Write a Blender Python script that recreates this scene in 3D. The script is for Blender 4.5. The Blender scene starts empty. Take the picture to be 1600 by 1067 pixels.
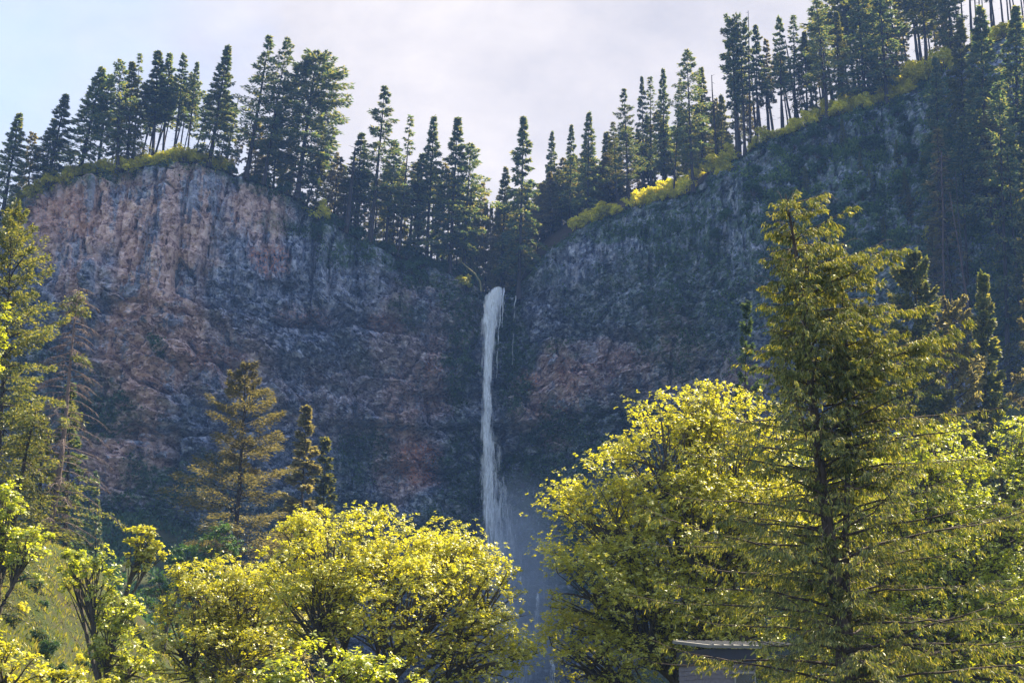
import bpy, math, random
import numpy as np
PI = math.pi
scene = bpy.context.scene
col = scene.collection

# ------------------------------------------------------------------ camera
F = 2222.0
PITCH = math.radians(15.0)
CAM = (0.0, 0.0, 2.0)
cam_data = bpy.data.cameras.new('camera')
cam_data.lens = 50.0
cam_data.sensor_width = 36.0
cam_data.clip_start = 0.5
cam_data.clip_end = 8000.0
cam = bpy.data.objects.new('camera', cam_data)
cam.location = CAM
cam.rotation_euler = (PI / 2 + PITCH, 0, 0)
col.objects.link(cam)
scene.camera = cam

# ------------------------------------------------------------------ sun and sky
SUN_EL, SUN_AZ = math.radians(51.0), math.radians(46.0)      # azimuth from +Y towards +X
sd = bpy.data.lights.new('sun', 'SUN')
sd.energy = 5.0
sd.angle = math.radians(0.5)
sd.color = (1.0, 0.86, 0.62)
sun = bpy.data.objects.new('sun', sd)
from mathutils import Vector, Matrix
SUN_DIR = Vector((math.sin(SUN_AZ) * math.cos(SUN_EL), math.cos(SUN_AZ) * math.cos(SUN_EL), math.sin(SUN_EL)))
sun.rotation_euler = SUN_DIR.to_track_quat('Z', 'Y').to_euler()
sun.location = (0, 0, 300)
col.objects.link(sun)

world = bpy.data.worlds.new('World')
scene.world = world
world.use_nodes = True
nt = world.node_tree
nt.nodes.clear()
N = nt.nodes.new
L = nt.links.new
sky = N('ShaderNodeTexSky'); sky.sky_type = 'NISHITA'; sky.sun_disc = False
sky.sun_elevation = SUN_EL; sky.sun_rotation = SUN_AZ
bg_sky = N('ShaderNodeBackground'); bg_sky.inputs['Strength'].default_value = 0.10
L(sky.outputs[0], bg_sky.inputs['Color'])
bg_cloud = N('ShaderNodeBackground'); bg_cloud.inputs['Strength'].default_value = 0.29
tc = N('ShaderNodeTexCoord')
mp = N('ShaderNodeMapping'); mp.inputs['Scale'].default_value = (1.0, 1.0, 1.5)
L(tc.outputs['Generated'], mp.inputs['Vector'])
n1 = N('ShaderNodeTexNoise'); n1.inputs['Scale'].default_value = 2.6; n1.inputs['Detail'].default_value = 9; n1.inputs['Roughness'].default_value = 0.58
L(mp.outputs[0], n1.inputs['Vector'])
n2 = N('ShaderNodeTexNoise'); n2.inputs['Scale'].default_value = 6.5; n2.inputs['Detail'].default_value = 7; n2.inputs['Roughness'].default_value = 0.6; n2.inputs['Distortion'].default_value = 0.1
L(mp.outputs[0], n2.inputs['Vector'])
crc = N('ShaderNodeValToRGB')
crc.color_ramp.elements[0].position = 0.30; crc.color_ramp.elements[0].color = (0.76, 0.755, 0.84, 1)
crc.color_ramp.elements[1].position = 0.68; crc.color_ramp.elements[1].color = (1.14, 1.07, 1.07, 1)
L(n2.outputs['Fac'], crc.inputs['Fac']); L(crc.outputs[0], bg_cloud.inputs['Color'])
# the cloud sheet thins out towards the left (west) side of the sky
sx = N('ShaderNodeVectorMath'); sx.operation = 'DOT_PRODUCT'; L(tc.outputs['Generated'], sx.inputs[0]); sx.inputs[1].default_value = (0.62, 0.78, 0.0)
mr = N('ShaderNodeMapRange'); mr.inputs['From Min'].default_value = 0.28; mr.inputs['From Max'].default_value = 0.72
mr.inputs['To Min'].default_value = -0.16; mr.inputs['To Max'].default_value = 0.26
L(sx.outputs['Value'], mr.inputs['Value'])
ad = N('ShaderNodeMath'); ad.operation = 'ADD'
L(n1.outputs['Fac'], ad.inputs[0]); L(mr.outputs[0], ad.inputs[1])
cr = N('ShaderNodeValToRGB')
cr.color_ramp.elements[0].position = 0.22; cr.color_ramp.elements[0].color = (0.1, 0.1, 0.1, 1)
cr.color_ramp.elements[1].position = 0.72; cr.color_ramp.elements[1].color = (1, 1, 1, 1)
L(ad.outputs[0], cr.inputs['Fac'])
mx = N('ShaderNodeMixShader')
L(cr.outputs[0], mx.inputs['Fac']); L(bg_sky.outputs[0], mx.inputs[1]); L(bg_cloud.outputs[0], mx.inputs[2])
wo = N('ShaderNodeOutputWorld'); L(mx.outputs[0], wo.inputs['Surface'])

vs = scene.view_settings
scene.display_settings.display_device = 'sRGB'
vs.view_transform = 'Standard'; vs.look = 'None'; vs.exposure = 1.68; vs.gamma = 1.0
vs.use_curve_mapping = False
cy = scene.cycles
cy.max_bounces = 7; cy.diffuse_bounces = 3; cy.transmission_bounces = 4; cy.transparent_max_bounces = 16
cy.volume_bounces = 1; cy.glossy_bounces = 2
cy.use_denoising = True
cy.sample_clamp_indirect = 4.0

# ------------------------------------------------------------------ maths helpers
cP, sP = math.cos(PITCH), math.sin(PITCH)

def at(px, py, Y):
    """world point seen at photo pixel (px, py) at ground distance Y"""
    dx = (px - 800.0) / F; dv = (533.5 - py) / F
    dy = cP - dv * sP; dz = sP + dv * cP
    t = (Y - CAM[1]) / dy
    return (CAM[0] + dx * t, Y, CAM[2] + dz * t)

def project(x, y, z):
    y0 = y - CAM[1]; z0 = z - CAM[2]
    d = y0 * cP + z0 * sP
    v = -y0 * sP + z0 * cP
    return 800 + F * x / d, 533.5 - F * v / d

def hash2(ix, iy, seed):
    h = (ix.astype(np.int64) * 374761393 + iy.astype(np.int64) * 668265263 + seed * 1274126177) & 0x7fffffff
    h = ((h ^ (h >> 13)) * 1274126177) & 0x7fffffff
    h = (h ^ (h >> 16)) & 0xffffff
    return h / float(0xffffff)

def vnoise(x, y, seed=0):
    ix = np.floor(x); iy = np.floor(y); fx = x - ix; fy = y - iy
    fx = fx * fx * (3 - 2 * fx); fy = fy * fy * (3 - 2 * fy)
    a = hash2(ix, iy, seed); b = hash2(ix + 1, iy, seed); c = hash2(ix, iy + 1, seed); d = hash2(ix + 1, iy + 1, seed)
    return (a * (1 - fx) + b * fx) * (1 - fy) + (c * (1 - fx) + d * fx) * fy

def fbm(x, y, seed=0, octv=5, gain=0.5):
    s = 0; a = 1; t = 0
    for i in range(octv):
        s = s + a * vnoise(x * 2 ** i, y * 2 ** i, seed + i * 17); t += a; a *= gain
    return s / t

def worley(x, y, seed=0):
    """returns F1, F2, cell random, tilt (dx, dy to the feature)"""
    ix = np.floor(x); iy = np.floor(y)
    f1 = np.full(x.shape, 9.0); f2 = np.full(x.shape, 9.0)
    cid = np.zeros(x.shape); tx = np.zeros(x.shape); ty = np.zeros(x.shape)
    for a in (-1, 0, 1):
        for b in (-1, 0, 1):
            cx = ix + a; cyy = iy + b
            px = cx + hash2(cx, cyy, seed) ; py = cyy + hash2(cx, cyy, seed + 5)
            dx = x - px; dy = y - py; d = np.sqrt(dx * dx + dy * dy)
            closer = d < f1
            f2 = np.where(closer, f1, np.minimum(f2, d))
            cid = np.where(closer, hash2(cx, cyy, seed + 9), cid)
            tx = np.where(closer, dx, tx); ty = np.where(closer, dy, ty)
            f1 = np.where(closer, d, f1)
    return f1, f2, cid, tx, ty

def sstep(a, b, x):
    t = np.clip((x - a) / (b - a), 0, 1)
    return t * t * (3 - 2 * t)

# ------------------------------------------------------------------ mesh helpers
class MB:
    def __init__(s):
        s.v = []; s.q = []; s.t = []; s.n = 0
    def add(s, V, Q=None, T=None):
        V = np.asarray(V, dtype=np.float32).reshape(-1, 3)
        if Q is not None and len(Q): s.q.append(np.asarray(Q, dtype=np.int64).reshape(-1, 4) + s.n)
        if T is not None and len(T): s.t.append(np.asarray(T, dtype=np.int64).reshape(-1, 3) + s.n)
        s.v.append(V); s.n += len(V)
    def mesh(s, name, mat, smooth=False):
        me = bpy.data.meshes.new(name)
        V = np.concatenate(s.v) if s.v else np.zeros((0, 3), np.float32)
        Q = np.concatenate(s.q) if s.q else np.zeros((0, 4), np.int64)
        T = np.concatenate(s.t) if s.t else np.zeros((0, 3), np.int64)
        me.vertices.add(len(V)); me.vertices.foreach_set('co', V.ravel())
        nl = len(Q) * 4 + len(T) * 3
        me.loops.add(nl)
        me.loops.foreach_set('vertex_index', np.concatenate([Q.ravel(), T.ravel()]).astype(np.int32))
        np_ = len(Q) + len(T)
        me.polygons.add(np_)
        st = np.concatenate([np.arange(len(Q)) * 4, len(Q) * 4 + np.arange(len(T)) * 3]).astype(np.int32)
        me.polygons.foreach_set('loop_start', st)
        try:
            me.polygons.foreach_set('loop_total', np.concatenate([np.full(len(Q), 4), np.full(len(T), 3)]).astype(np.int32))
        except Exception:
            pass
        me.polygons.foreach_set('use_smooth', np.full(np_, smooth, dtype=bool))
        me.materials.append(mat)
        me.update(calc_edges=True)
        return me
    def build(s, name, mat, parent=None, smooth=False):
        o = bpy.data.objects.new(name, s.mesh(name, mat, smooth))
        col.objects.link(o)
        if parent is not None: o.parent = parent
        return o

def tube(mb, pts, rad, sides=5):
    pts = np.asarray(pts, float); rad = np.asarray(rad, float); n = len(pts)
    d = np.gradient(pts, axis=0); d /= (np.linalg.norm(d, axis=1, keepdims=True) + 1e-9)
    ref = np.where(np.abs(d[:, 2:3]) > 0.9, np.array([[1., 0, 0]]), np.array([[0, 0, 1.]]))
    a = np.cross(d, ref); a /= (np.linalg.norm(a, axis=1, keepdims=True) + 1e-9)
    b = np.cross(d, a)
    ang = np.arange(sides) * 2 * PI / sides
    V = pts[:, None, :] + rad[:, None, None] * (np.cos(ang)[None, :, None] * a[:, None, :] + np.sin(ang)[None, :, None] * b[:, None, :])
    i = np.arange(n - 1)[:, None] * sides; j = np.arange(sides)[None, :]; k = (j + 1) % sides
    Q = np.stack([i + j, i + k, i + sides + k, i + sides + j], -1)
    mb.add(V, Q=Q)

def box(mb, x0, x1, y0, y1, z0, z1):
    V = [(x, y, z) for z in (z0, z1) for y in (y0, y1) for x in (x0, x1)]
    mb.add(V, Q=[(0, 2, 3, 1), (4, 5, 7, 6), (0, 1, 5, 4), (2, 6, 7, 3), (0, 4, 6, 2), (1, 3, 7, 5)])

def cards(mb, P, D, W, length, width, fold=0.0, base=0.25):
    """diamond shaped leaves: P base points, D direction, W side vector, all (n,3); length, width (n,)"""
    l = np.asarray(length)[:, None]; w = np.asarray(width)[:, None] * 0.5
    Nn = np.cross(D, W)
    m = P + D * l * 0.45
    V = np.stack([P, m - W * w + Nn * w * fold, P + D * l, m + W * w + Nn * w * fold], 1)
    n = len(P); k = np.arange(n)[:, None] * 4
    mb.add(V, T=np.concatenate([k + np.array([[0, 1, 2]]), k + np.array([[0, 2, 3]])]))

def norm(a): return a / (np.linalg.norm(a, axis=-1, keepdims=True) + 1e-9)

def tag(o, label=None, cat=None, group=None, kind=None):
    if label: o['label'] = label
    if cat: o['category'] = cat
    if group: o['group'] = group
    if kind: o['kind'] = kind
    return o

def empty(name):
    o = bpy.data.objects.new(name, None); o.empty_display_size = 0.3
    col.objects.link(o)
    return o

def copy_tree(root):
    r = root.copy(); col.objects.link(r)
    for ch in list(root.children):
        c = ch.copy(); col.objects.link(c); c.parent = r
        for g in list(ch.children):
            d = g.copy(); col.objects.link(d); d.parent = c
    for k in ('label', 'group', 'category'):
        if k in r: del r[k]
    return r

# ------------------------------------------------------------------ materials
def newmat(name):
    m = bpy.data.materials.new(name); m.use_nodes = True
    m.node_tree.nodes.clear()
    return m, m.node_tree.nodes.new, m.node_tree.links.new

def leaf_mat(name, c1, c2, c3, trans=0.5, tr_tint=(1.5, 1.35, 0.6), gloss=0.05, obj_var=0.25):
    """leaves: diffuse + translucent, colour varied leaf by leaf and tree by tree"""
    m, N, L = newmat(name)
    g = N('ShaderNodeNewGeometry'); oi = N('ShaderNodeObjectInfo')
    r = N('ShaderNodeValToRGB')
    e = r.color_ramp.elements
    e[0].position = 0.0; e[0].color = (*c1, 1); e[1].position = 1.0; e[1].color = (*c3, 1)
    x = e.new(0.5); x.color = (*c2, 1)
    L(g.outputs['Random Per Island'], r.inputs['Fac'])
    hs = N('ShaderNodeHueSaturation')
    mrv = N('ShaderNodeMapRange'); mrv.inputs['To Min'].default_value = 1 - obj_var; mrv.inputs['To Max'].default_value = 1 + obj_var
    L(oi.outputs['Random'], mrv.inputs['Value']); L(mrv.outputs[0], hs.inputs['Value'])
    L(r.outputs[0], hs.inputs['Color'])
    df = N('ShaderNodeBsdfDiffuse'); L(hs.outputs[0], df.inputs['Color'])
    tm = N('ShaderNodeMix'); tm.data_type = 'RGBA'; tm.blend_type = 'MULTIPLY'; tm.inputs['Factor'].default_value = 1.0
    L(hs.outputs[0], tm.inputs[6]); tm.inputs[7].default_value = (*tr_tint, 1)
    tr = N('ShaderNodeBsdfTranslucent'); L(tm.outputs[2], tr.inputs['Color'])
    mx = N('ShaderNodeMixShader'); mx.inputs['Fac'].default_value = trans
    L(df.outputs[0], mx.inputs[1]); L(tr.outputs[0], mx.inputs[2])
    gl = N('ShaderNodeBsdfGlossy'); gl.inputs['Roughness'].default_value = 0.42; gl.inputs['Color'].default_value = (0.9, 0.9, 0.9, 1)
    mg = N('ShaderNodeMixShader'); mg.inputs['Fac'].default_value = gloss
    L(mx.outputs[0], mg.inputs[1]); L(gl.outputs[0], mg.inputs[2])
    o = N('ShaderNodeOutputMaterial'); L(mg.outputs[0], o.inputs['Surface'])
    return m

def bark_mat(name, c1, c2, scale=3.0):
    m, N, L = newmat(name)
    tc = N('ShaderNodeTexCoord'); mp = N('ShaderNodeMapping'); mp.inputs['Scale'].default_value = (1, 1, 0.18)
    L(tc.outputs['Object'], mp.inputs['Vector'])
    n = N('ShaderNodeTexNoise'); n.inputs['Scale'].default_value = scale; n.inputs['Detail'].default_value = 8; n.inputs['Roughness'].default_value = 0.7
    L(mp.outputs[0], n.inputs['Vector'])
    r = N('ShaderNodeValToRGB'); r.color_ramp.elements[0].position = 0.35; r.color_ramp.elements[1].position = 0.7
    r.color_ramp.elements[0].color = (*c1, 1); r.color_ramp.elements[1].color = (*c2, 1)
    L(n.outputs['Fac'], r.inputs['Fac'])
    b = N('ShaderNodeBsdfPrincipled'); b.inputs['Roughness'].default_value = 0.9
    L(r.outputs[0], b.inputs['Base Color'])
    bp = N('ShaderNodeBump'); bp.inputs['Strength'].default_value = 0.8; bp.inputs['Distance'].default_value = 0.06
    L(n.outputs['Fac'], bp.inputs['Height']); L(bp.outputs[0], b.inputs['Normal'])
    o = N('ShaderNodeOutputMaterial'); L(b.outputs[0], o.inputs['Surface'])
    return m

def ground_mat(name, grass, grass2, soil, scale=0.25):
    m, N, L = newmat(name)
    g = N('ShaderNodeNewGeometry')
    n = N('ShaderNodeTexNoise'); n.inputs['Scale'].default_value = scale; n.inputs['Detail'].default_value = 10; n.inputs['Roughness'].default_value = 0.68
    L(g.outputs['Position'], n.inputs['Vector'])
    n2 = N('ShaderNodeTexNoise'); n2.inputs['Scale'].default_value = scale * 14; n2.inputs['Detail'].default_value = 6; n2.inputs['Roughness'].default_value = 0.7
    L(g.outputs['Position'], n2.inputs['Vector'])
    r = N('ShaderNodeValToRGB'); r.color_ramp.elements[0].position = 0.38; r.color_ramp.elements[1].position = 0.62
    r.color_ramp.elements[0].color = (*soil, 1); r.color_ramp.elements[1].color = (*grass, 1)
    L(n.outputs['Fac'], r.inputs['Fac'])
    mx = N('ShaderNodeMix'); mx.data_type = 'RGBA'
    r2 = N('ShaderNodeMapRange'); r2.inputs['From Min'].default_value = 0.42; r2.inputs['From Max'].default_value = 0.6
    L(n2.outputs['Fac'], r2.inputs['Value']); L(r2.outputs[0], mx.inputs['Factor'])
    L(r.outputs[0], mx.inputs[6]); mx.inputs[7].default_value = (*grass2, 1)
    b = N('ShaderNodeBsdfPrincipled'); b.inputs['Roughness'].default_value = 0.95
    b.inputs['Specular IOR Level'].default_value = 0.1
    L(mx.outputs[2], b.inputs['Base Color'])
    bp = N('ShaderNodeBump'); bp.inputs['Strength'].default_value = 0.9; bp.inputs['Distance'].default_value = 0.35
    L(n2.outputs['Fac'], bp.inputs['Height']); L(bp.outputs[0], b.inputs['Normal'])
    o = N('ShaderNodeOutputMaterial'); L(b.outputs[0], o.inputs['Surface'])
    return m

def rock_mat():
    """basalt: cool grey with tan scree streaks, orange iron stains and moss, patches stored per point"""
    m, N, L = newmat('basalt')
    g = N('ShaderNodeNewGeometry'); a = N('ShaderNodeAttribute'); a.attribute_name = 'patches'
    s = N('ShaderNodeSeparateColor'); L(a.outputs['Color'], s.inputs[0])
    def noise(scale, detail=8, rough=0.6, vec=None, dist=0.0):
        n = N('ShaderNodeTexNoise'); n.inputs['Scale'].default_value = scale; n.inputs['Detail'].default_value = detail
        n.inputs['Roughness'].default_value = rough; n.inputs['Distortion'].default_value = dist
        L(vec or g.outputs['Position'], n.inputs['Vector']); return n.outputs['Fac']
    mp = N('ShaderNodeMapping'); mp.inputs['Scale'].default_value = (1, 1, 0.14); L(g.outputs['Position'], mp.inputs['Vector'])
    big = noise(0.08, 6, 0.6); fine = noise(1.4, 8, 0.72); streak = noise(0.45, 6, 0.65, mp.outputs[0], 0.3)
    vo = N('ShaderNodeTexVoronoi'); vo.inputs['Scale'].default_value = 0.75; vo.feature = 'F1'
    L(g.outputs['Position'], vo.inputs['Vector'])
    def ramp(fac, stops):
        r = N('ShaderNodeValToRGB'); e = r.color_ramp.elements
        e[0].position = stops[0][0]; e[0].color = (*stops[0][1], 1); e[1].position = stops[-1][0]; e[1].color = (*stops[-1][1], 1)
        for p, c in stops[1:-1]:
            x = e.new(p); x.color = (*c, 1)
        L(fac, r.inputs['Fac']); return r.outputs[0]
    def mix(fac, c1, c2, mode='MIX'):
        x = N('ShaderNodeMix'); x.data_type = 'RGBA'; x.blend_type = mode
        if isinstance(fac, float): x.inputs['Factor'].default_value = fac
        else: L(fac, x.inputs['Factor'])
        for i, c in ((6, c1), (7, c2)):
            if isinstance(c, tuple): x.inputs[i].default_value = (*c, 1)
            else: L(c, x.inputs[i])
        return x.outputs[2]
    def mrange(v, a0, a1, b0=0., b1=1.):
        x = N('ShaderNodeMapRange'); x.inputs['From Min'].default_value = a0; x.inputs['From Max'].default_value = a1
        x.inputs['To Min'].default_value = b0; x.inputs['To Max'].default_value = b1
        L(v, x.inputs['Value']); return x.outputs[0]
    def math2(op, p, q):
        x = N('ShaderNodeMath'); x.operation = op
        for i, c in enumerate((p, q)):
            if isinstance(c, float): x.inputs[i].default_value = c
            else: L(c, x.inputs[i])
        return x.outputs[0]
    vcell = N('ShaderNodeSeparateColor'); L(vo.outputs['Color'], vcell.inputs[0])
    med = noise(0.33, 5, 0.62)
    tone = math2('ADD', math2('MULTIPLY', fine, 0.42), math2('ADD', math2('MULTIPLY', med, 0.46), math2('MULTIPLY', vcell.outputs[0], 0.12)))
    base = ramp(tone, [(0.42, (0.025, 0.042, 0.08)), (0.5, (0.20, 0.25, 0.35)), (0.585, (0.60, 0.63, 0.74))])
    mpv = N('ShaderNodeMapping'); mpv.inputs['Scale'].default_value = (1, 1, 0.05); L(g.outputs['Position'], mpv.inputs['Vector'])
    vstreak = noise(0.22, 7, 0.7, mpv.outputs[0], 0.5)
    base = mix(mrange(streak, 0.46, 0.62, 0.0, 0.8), base, (0.07, 0.10, 0.16))
    base = mix(mrange(vstreak, 0.56, 0.64, 0.0, 0.7), base, (0.05, 0.075, 0.12))
    base = mix(mrange(vstreak, 0.44, 0.36, 0.0, 0.55), base, (0.52, 0.52, 0.60))
    base = mix(mrange(vo.outputs['Color'], 0.2, 1.0, 0.0, 0.45), base, (0.22, 0.20, 0.24))
    tan = ramp(tone, [(0.40, (0.20, 0.13, 0.12)), (0.5, (0.62, 0.43, 0.37)), (0.62, (0.86, 0.66, 0.58))])
    tm = math2('MULTIPLY', s.outputs['Red'], mrange(math2('ADD', vstreak, math2('MULTIPLY', big, 0.6)), 0.70, 0.80))
    c = mix(tm, base, tan)
    om = math2('MULTIPLY', math2('MULTIPLY', s.outputs['Green'], mrange(fine, 0.46, 0.6)), mrange(noise(0.35, 6, 0.7), 0.38, 0.5))
    c = mix(om, c, (0.62, 0.25, 0.12))
    mm = math2('MULTIPLY', s.outputs['Blue'], mrange(noise(0.5, 8, 0.7), 0.40, 0.56))
    c = mix(mm, c, ramp(fine, [(0.35, (0.025, 0.06, 0.03)), (0.65, (0.10, 0.17, 0.05))]))
    b = N('ShaderNodeBsdfPrincipled'); b.inputs['Roughness'].default_value = 0.88
    b.inputs['Specular IOR Level'].default_value = 0.25
    L(c, b.inputs['Base Color'])
    bp = N('ShaderNodeBump'); bp.inputs['Strength'].default_value = 1.0; bp.inputs['Distance'].default_value = 0.55
    h = math2('ADD', fine, math2('MULTIPLY', vo.outputs['Distance'], 0.6))
    L(h, bp.inputs['Height']); L(bp.outputs[0], b.inputs['Normal'])
    o = N('ShaderNodeOutputMaterial'); L(b.outputs[0], o.inputs['Surface'])
    return m

M_ROCK = rock_mat()
M_BARK = bark_mat('fir_bark', (0.018, 0.015, 0.016), (0.055, 0.043, 0.038))
M_BARK_NEAR = bark_mat('cedar_bark', (0.03, 0.022, 0.018), (0.13, 0.095, 0.075), 9.0)
M_DEAD = bark_mat('dead_wood', (0.10, 0.07, 0.065), (0.24, 0.18, 0.165), 4.0)
M_MAPLEBARK = bark_mat('maple_bark', (0.035, 0.03, 0.022), (0.12, 0.10, 0.075), 7.0)
M_FIR = leaf_mat('fir_needles', (0.048, 0.10, 0.085), (0.085, 0.15, 0.095), (0.22, 0.23, 0.10), 0.48, (2.1, 1.7, 0.7), 0.03)
M_FIR_SUN_GOLD = leaf_mat('sunlit_tawny_needles', (0.10, 0.105, 0.05), (0.18, 0.175, 0.08), (0.31, 0.28, 0.13), 0.42, (1.65, 1.45, 0.75), 0.03)  # lighter copy of the fir needles, golden sunlight put into their colour
M_FIR_SUN_OLIVE = leaf_mat('sunlit_olive_needles', (0.06, 0.095, 0.042), (0.12, 0.15, 0.052), (0.25, 0.25, 0.08), 0.42, (1.9, 1.6, 0.6), 0.03)  # olive copy of the fir needles, sunlit tone painted into the leaf colours
M_CEDAR = leaf_mat('cedar_sprays', (0.045, 0.08, 0.016), (0.135, 0.175, 0.030), (0.42, 0.41, 0.12), 0.42, (1.7, 1.45, 0.5), 0.05)
M_MAPLE = leaf_mat('maple_leaves', (0.16, 0.22, 0.024), (0.29, 0.35, 0.045), (0.43, 0.46, 0.09), 0.52, (1.85, 1.65, 0.5), 0.07, 0.1)
M_MAPLE_Y = leaf_mat('yellow_maple_leaves', (0.22, 0.26, 0.026), (0.36, 0.39, 0.05), (0.50, 0.50, 0.105), 0.52, (1.85, 1.6, 0.5), 0.07, 0.1)
M_SHRUB_Y = leaf_mat('bright_shrub_leaves', (0.30, 0.36, 0.03), (0.46, 0.48, 0.045), (0.58, 0.58, 0.07), 0.55, (2.0, 1.7, 0.5), 0.04, 0.25)
M_SHRUB_D = leaf_mat('dark_shrub_leaves', (0.025, 0.07, 0.035), (0.05, 0.11, 0.04), (0.09, 0.16, 0.05), 0.35, (1.5, 1.5, 0.6), 0.03, 0.3)
M_GRASS = leaf_mat('grass_blades', (0.12, 0.17, 0.025), (0.22, 0.26, 0.045), (0.36, 0.33, 0.10), 0.45, (1.6, 1.4, 0.6), 0.03, 0.1)
M_GROUND = ground_mat('forest_floor', (0.045, 0.075, 0.02), (0.07, 0.085, 0.03), (0.07, 0.052, 0.042))
M_RIDGE = ground_mat('ridge_soil', (0.035, 0.045, 0.02), (0.055, 0.04, 0.03), (0.05, 0.03, 0.03))

# ------------------------------------------------------------------ the cliff: rim and foot drawn as control points
RIM = [(-900, 480, 330, 310), (-250, 420, 360, 335), (0, 335, 378, 350), (60, 296, 385, 360), (110, 276, 389, 366), (170, 268, 392, 370), (240, 258, 395, 373), (300, 252, 397, 376),
       (345, 266, 400, 379), (420, 290, 405, 384), (470, 312, 410, 389), (520, 352, 415, 393), (600, 393, 423, 400), (680, 418, 430, 406),
       (735, 438, 435, 411), (752, 456, 438, 413), (795, 456, 438, 413), (815, 440, 437, 411), (860, 388, 433, 407), (910, 356, 428, 400),
       (985, 326, 422, 391), (1080, 302, 415, 380), (1115, 266, 412, 370), (1200, 222, 408, 352), (1290, 185, 405, 334), (1385, 163, 402, 317),
       (1445, 130, 400, 304), (1500, 85, 398, 293), (1600, 48, 395, 275), (1850, -60, 390, 240), (2500, -160, 380, 170)]
_r = np.array([(*at(a, b, c), d) for a, b, c, d in RIM])
RX, RY, RZ, RB = _r[:, 0], _r[:, 1], _r[:, 2], _r[:, 3]
RISE = [(-250, -0.1), (350, -0.12), (520, 0.0), (700, 0.02), (770, 0.18), (850, 0.45), (1060, 0.55), (1130, 0.25), (1180, 0.05), (1225, 0.08), (1320, 0.5), (1440, 0.55), (1500, 0.1), (1600, 0.0), (1800, 0.0)]
_s = np.array([(at(a, 200, 410)[0], b) for a, b in RISE])
def rim_z(x): return np.interp(x, RX, RZ)
def rim_y(x): return np.interp(x, RX, RY)
def foot_y(x): return np.interp(x, RX, RB)
def face_y(x, z):
    t = np.clip((z + 5) / (rim_z(x) + 5), 0, 1)
    return foot_y(x) + (rim_y(x) - foot_y(x)) * t ** 1.35
def ridge_z(x, y):
    t = np.maximum(y - rim_y(x), 0)
    up = np.interp(x, _s[:, 0], _s[:, 1])
    h = up * 42 * (1 - np.exp(-t / 42.0)) * 1.0 + np.minimum(t, 42) * up * 0.35
    far = sstep(140, 650, t)
    return (rim_z(x) + h) * (1 - far) + 1.2 * (fbm(x / 9, y / 9, 3) - 0.5) * sstep(0, 8, t) * (1 - far)

TAL = [(-900, 66), (0, 62), (200, 58), (330, 50), (450, 30), (600, 14), (720, 6), (860, 5), (1000, 22), (1200, 45), (1400, 66), (1600, 84), (2000, 90)]
_t = np.array([(at(a, 800, 380)[0], b) for a, b in TAL])
def terrain_z(x, y):
    zt = np.interp(x, _t[:, 0], _t[:, 1])
    d = foot_y(x) + 8 - y
    tal = zt - d * 0.52
    nz = (fbm(x / 14, y / 14, 21) - 0.5)
    z = np.maximum(tal + 7 * nz, 0.9 * nz + 0.0)
    inside = sstep(-30, -5, d)                         # sinks under the cliff, never through it
    z = z * inside - 3 * (1 - inside)
    # spur with a small shaded bluff on the near left
    hs = (-x - 31.0 - 0.0 * y) * 1.0 + 4 * (fbm(x / 5, y / 5, 33) - 0.5) + 1.2 * (fbm(x / 1.4, y / 1.4, 35) - 0.5)
    hs = np.minimum(hs, 19 + 0.05 * (-x))
    yy_ = y + 3.5 * fbm(x / 4, x * 0, 40)
    low = 0.62 + 0.2 * (fbm(x / 6, x * 0 + 3, 41) - 0.5)
    scarp = (low * sstep(107.5, 109.0, yy_) + (1 - low) * sstep(109, 150, yy_)) * (1 - sstep(170, 240, y))
    z = np.maximum(z, hs * scarp)
    return z

def grid_mesh(mb, X, Y, Z):
    n, m = X.shape
    V = np.stack([X, Y, Z], -1).reshape(-1, 3)
    i = np.arange(n - 1)[:, None] * m; j = np.arange(m - 1)[None, :]
    Q = np.stack([i + j, i + m + j, i + m + j + 1, i + j + 1], -1)
    mb.add(V, Q=Q.reshape(-1, 4))

# ground sheet
xs = np.unique(np.concatenate([np.linspace(-1500, -200, 14), np.arange(-200, -80, 3.0), np.arange(-80, -15, 1.3), np.arange(-15, 200, 3.0), np.linspace(200, 1500, 14)]))
ys = np.unique(np.concatenate([np.linspace(-1200, 20, 14), np.arange(20, 96, 4), np.arange(96, 180, 1.0), np.arange(180, 450, 2.6), np.linspace(450, 1500, 10)]))
GX, GY = np.meshgrid(xs, ys, indexing='ij')
GZ = terrain_z(GX, GY)
mb = MB(); grid_mesh(mb, GX, GY, GZ)
ground = mb.build('ground', M_GROUND, smooth=True); tag(ground, kind='structure')

# ridge top behind the rim
xs = np.unique(np.concatenate([np.linspace(-600, -180, 20), np.arange(-180, 190, 1.5), np.linspace(190, 520, 16)]))
ts = np.unique(np.concatenate([np.array([-0.6]), np.arange(0, 60, 1.8), np.linspace(60, 900, 30)]))
TX, TT = np.meshgrid(xs, ts, indexing='ij')
TY = rim_y(TX) + TT
TZ = ridge_z(TX, TY) - 0.25
mb = MB(); grid_mesh(mb, TX, TY, TZ)
ridge = mb.build('ridge_hill', M_RIDGE, smooth=True); tag(ridge, kind='structure')

# cliff face
def blob(px, py, lst):
    r = np.zeros(px.shape)
    for cx, cy_, rx, ry, s in lst:
        d = ((px - cx) / rx) ** 2 + ((py - cy_) / ry) ** 2
        r = np.maximum(r, s * np.clip(1.6 - d, 0, 1))
    return np.clip(r, 0, 1)

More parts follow.
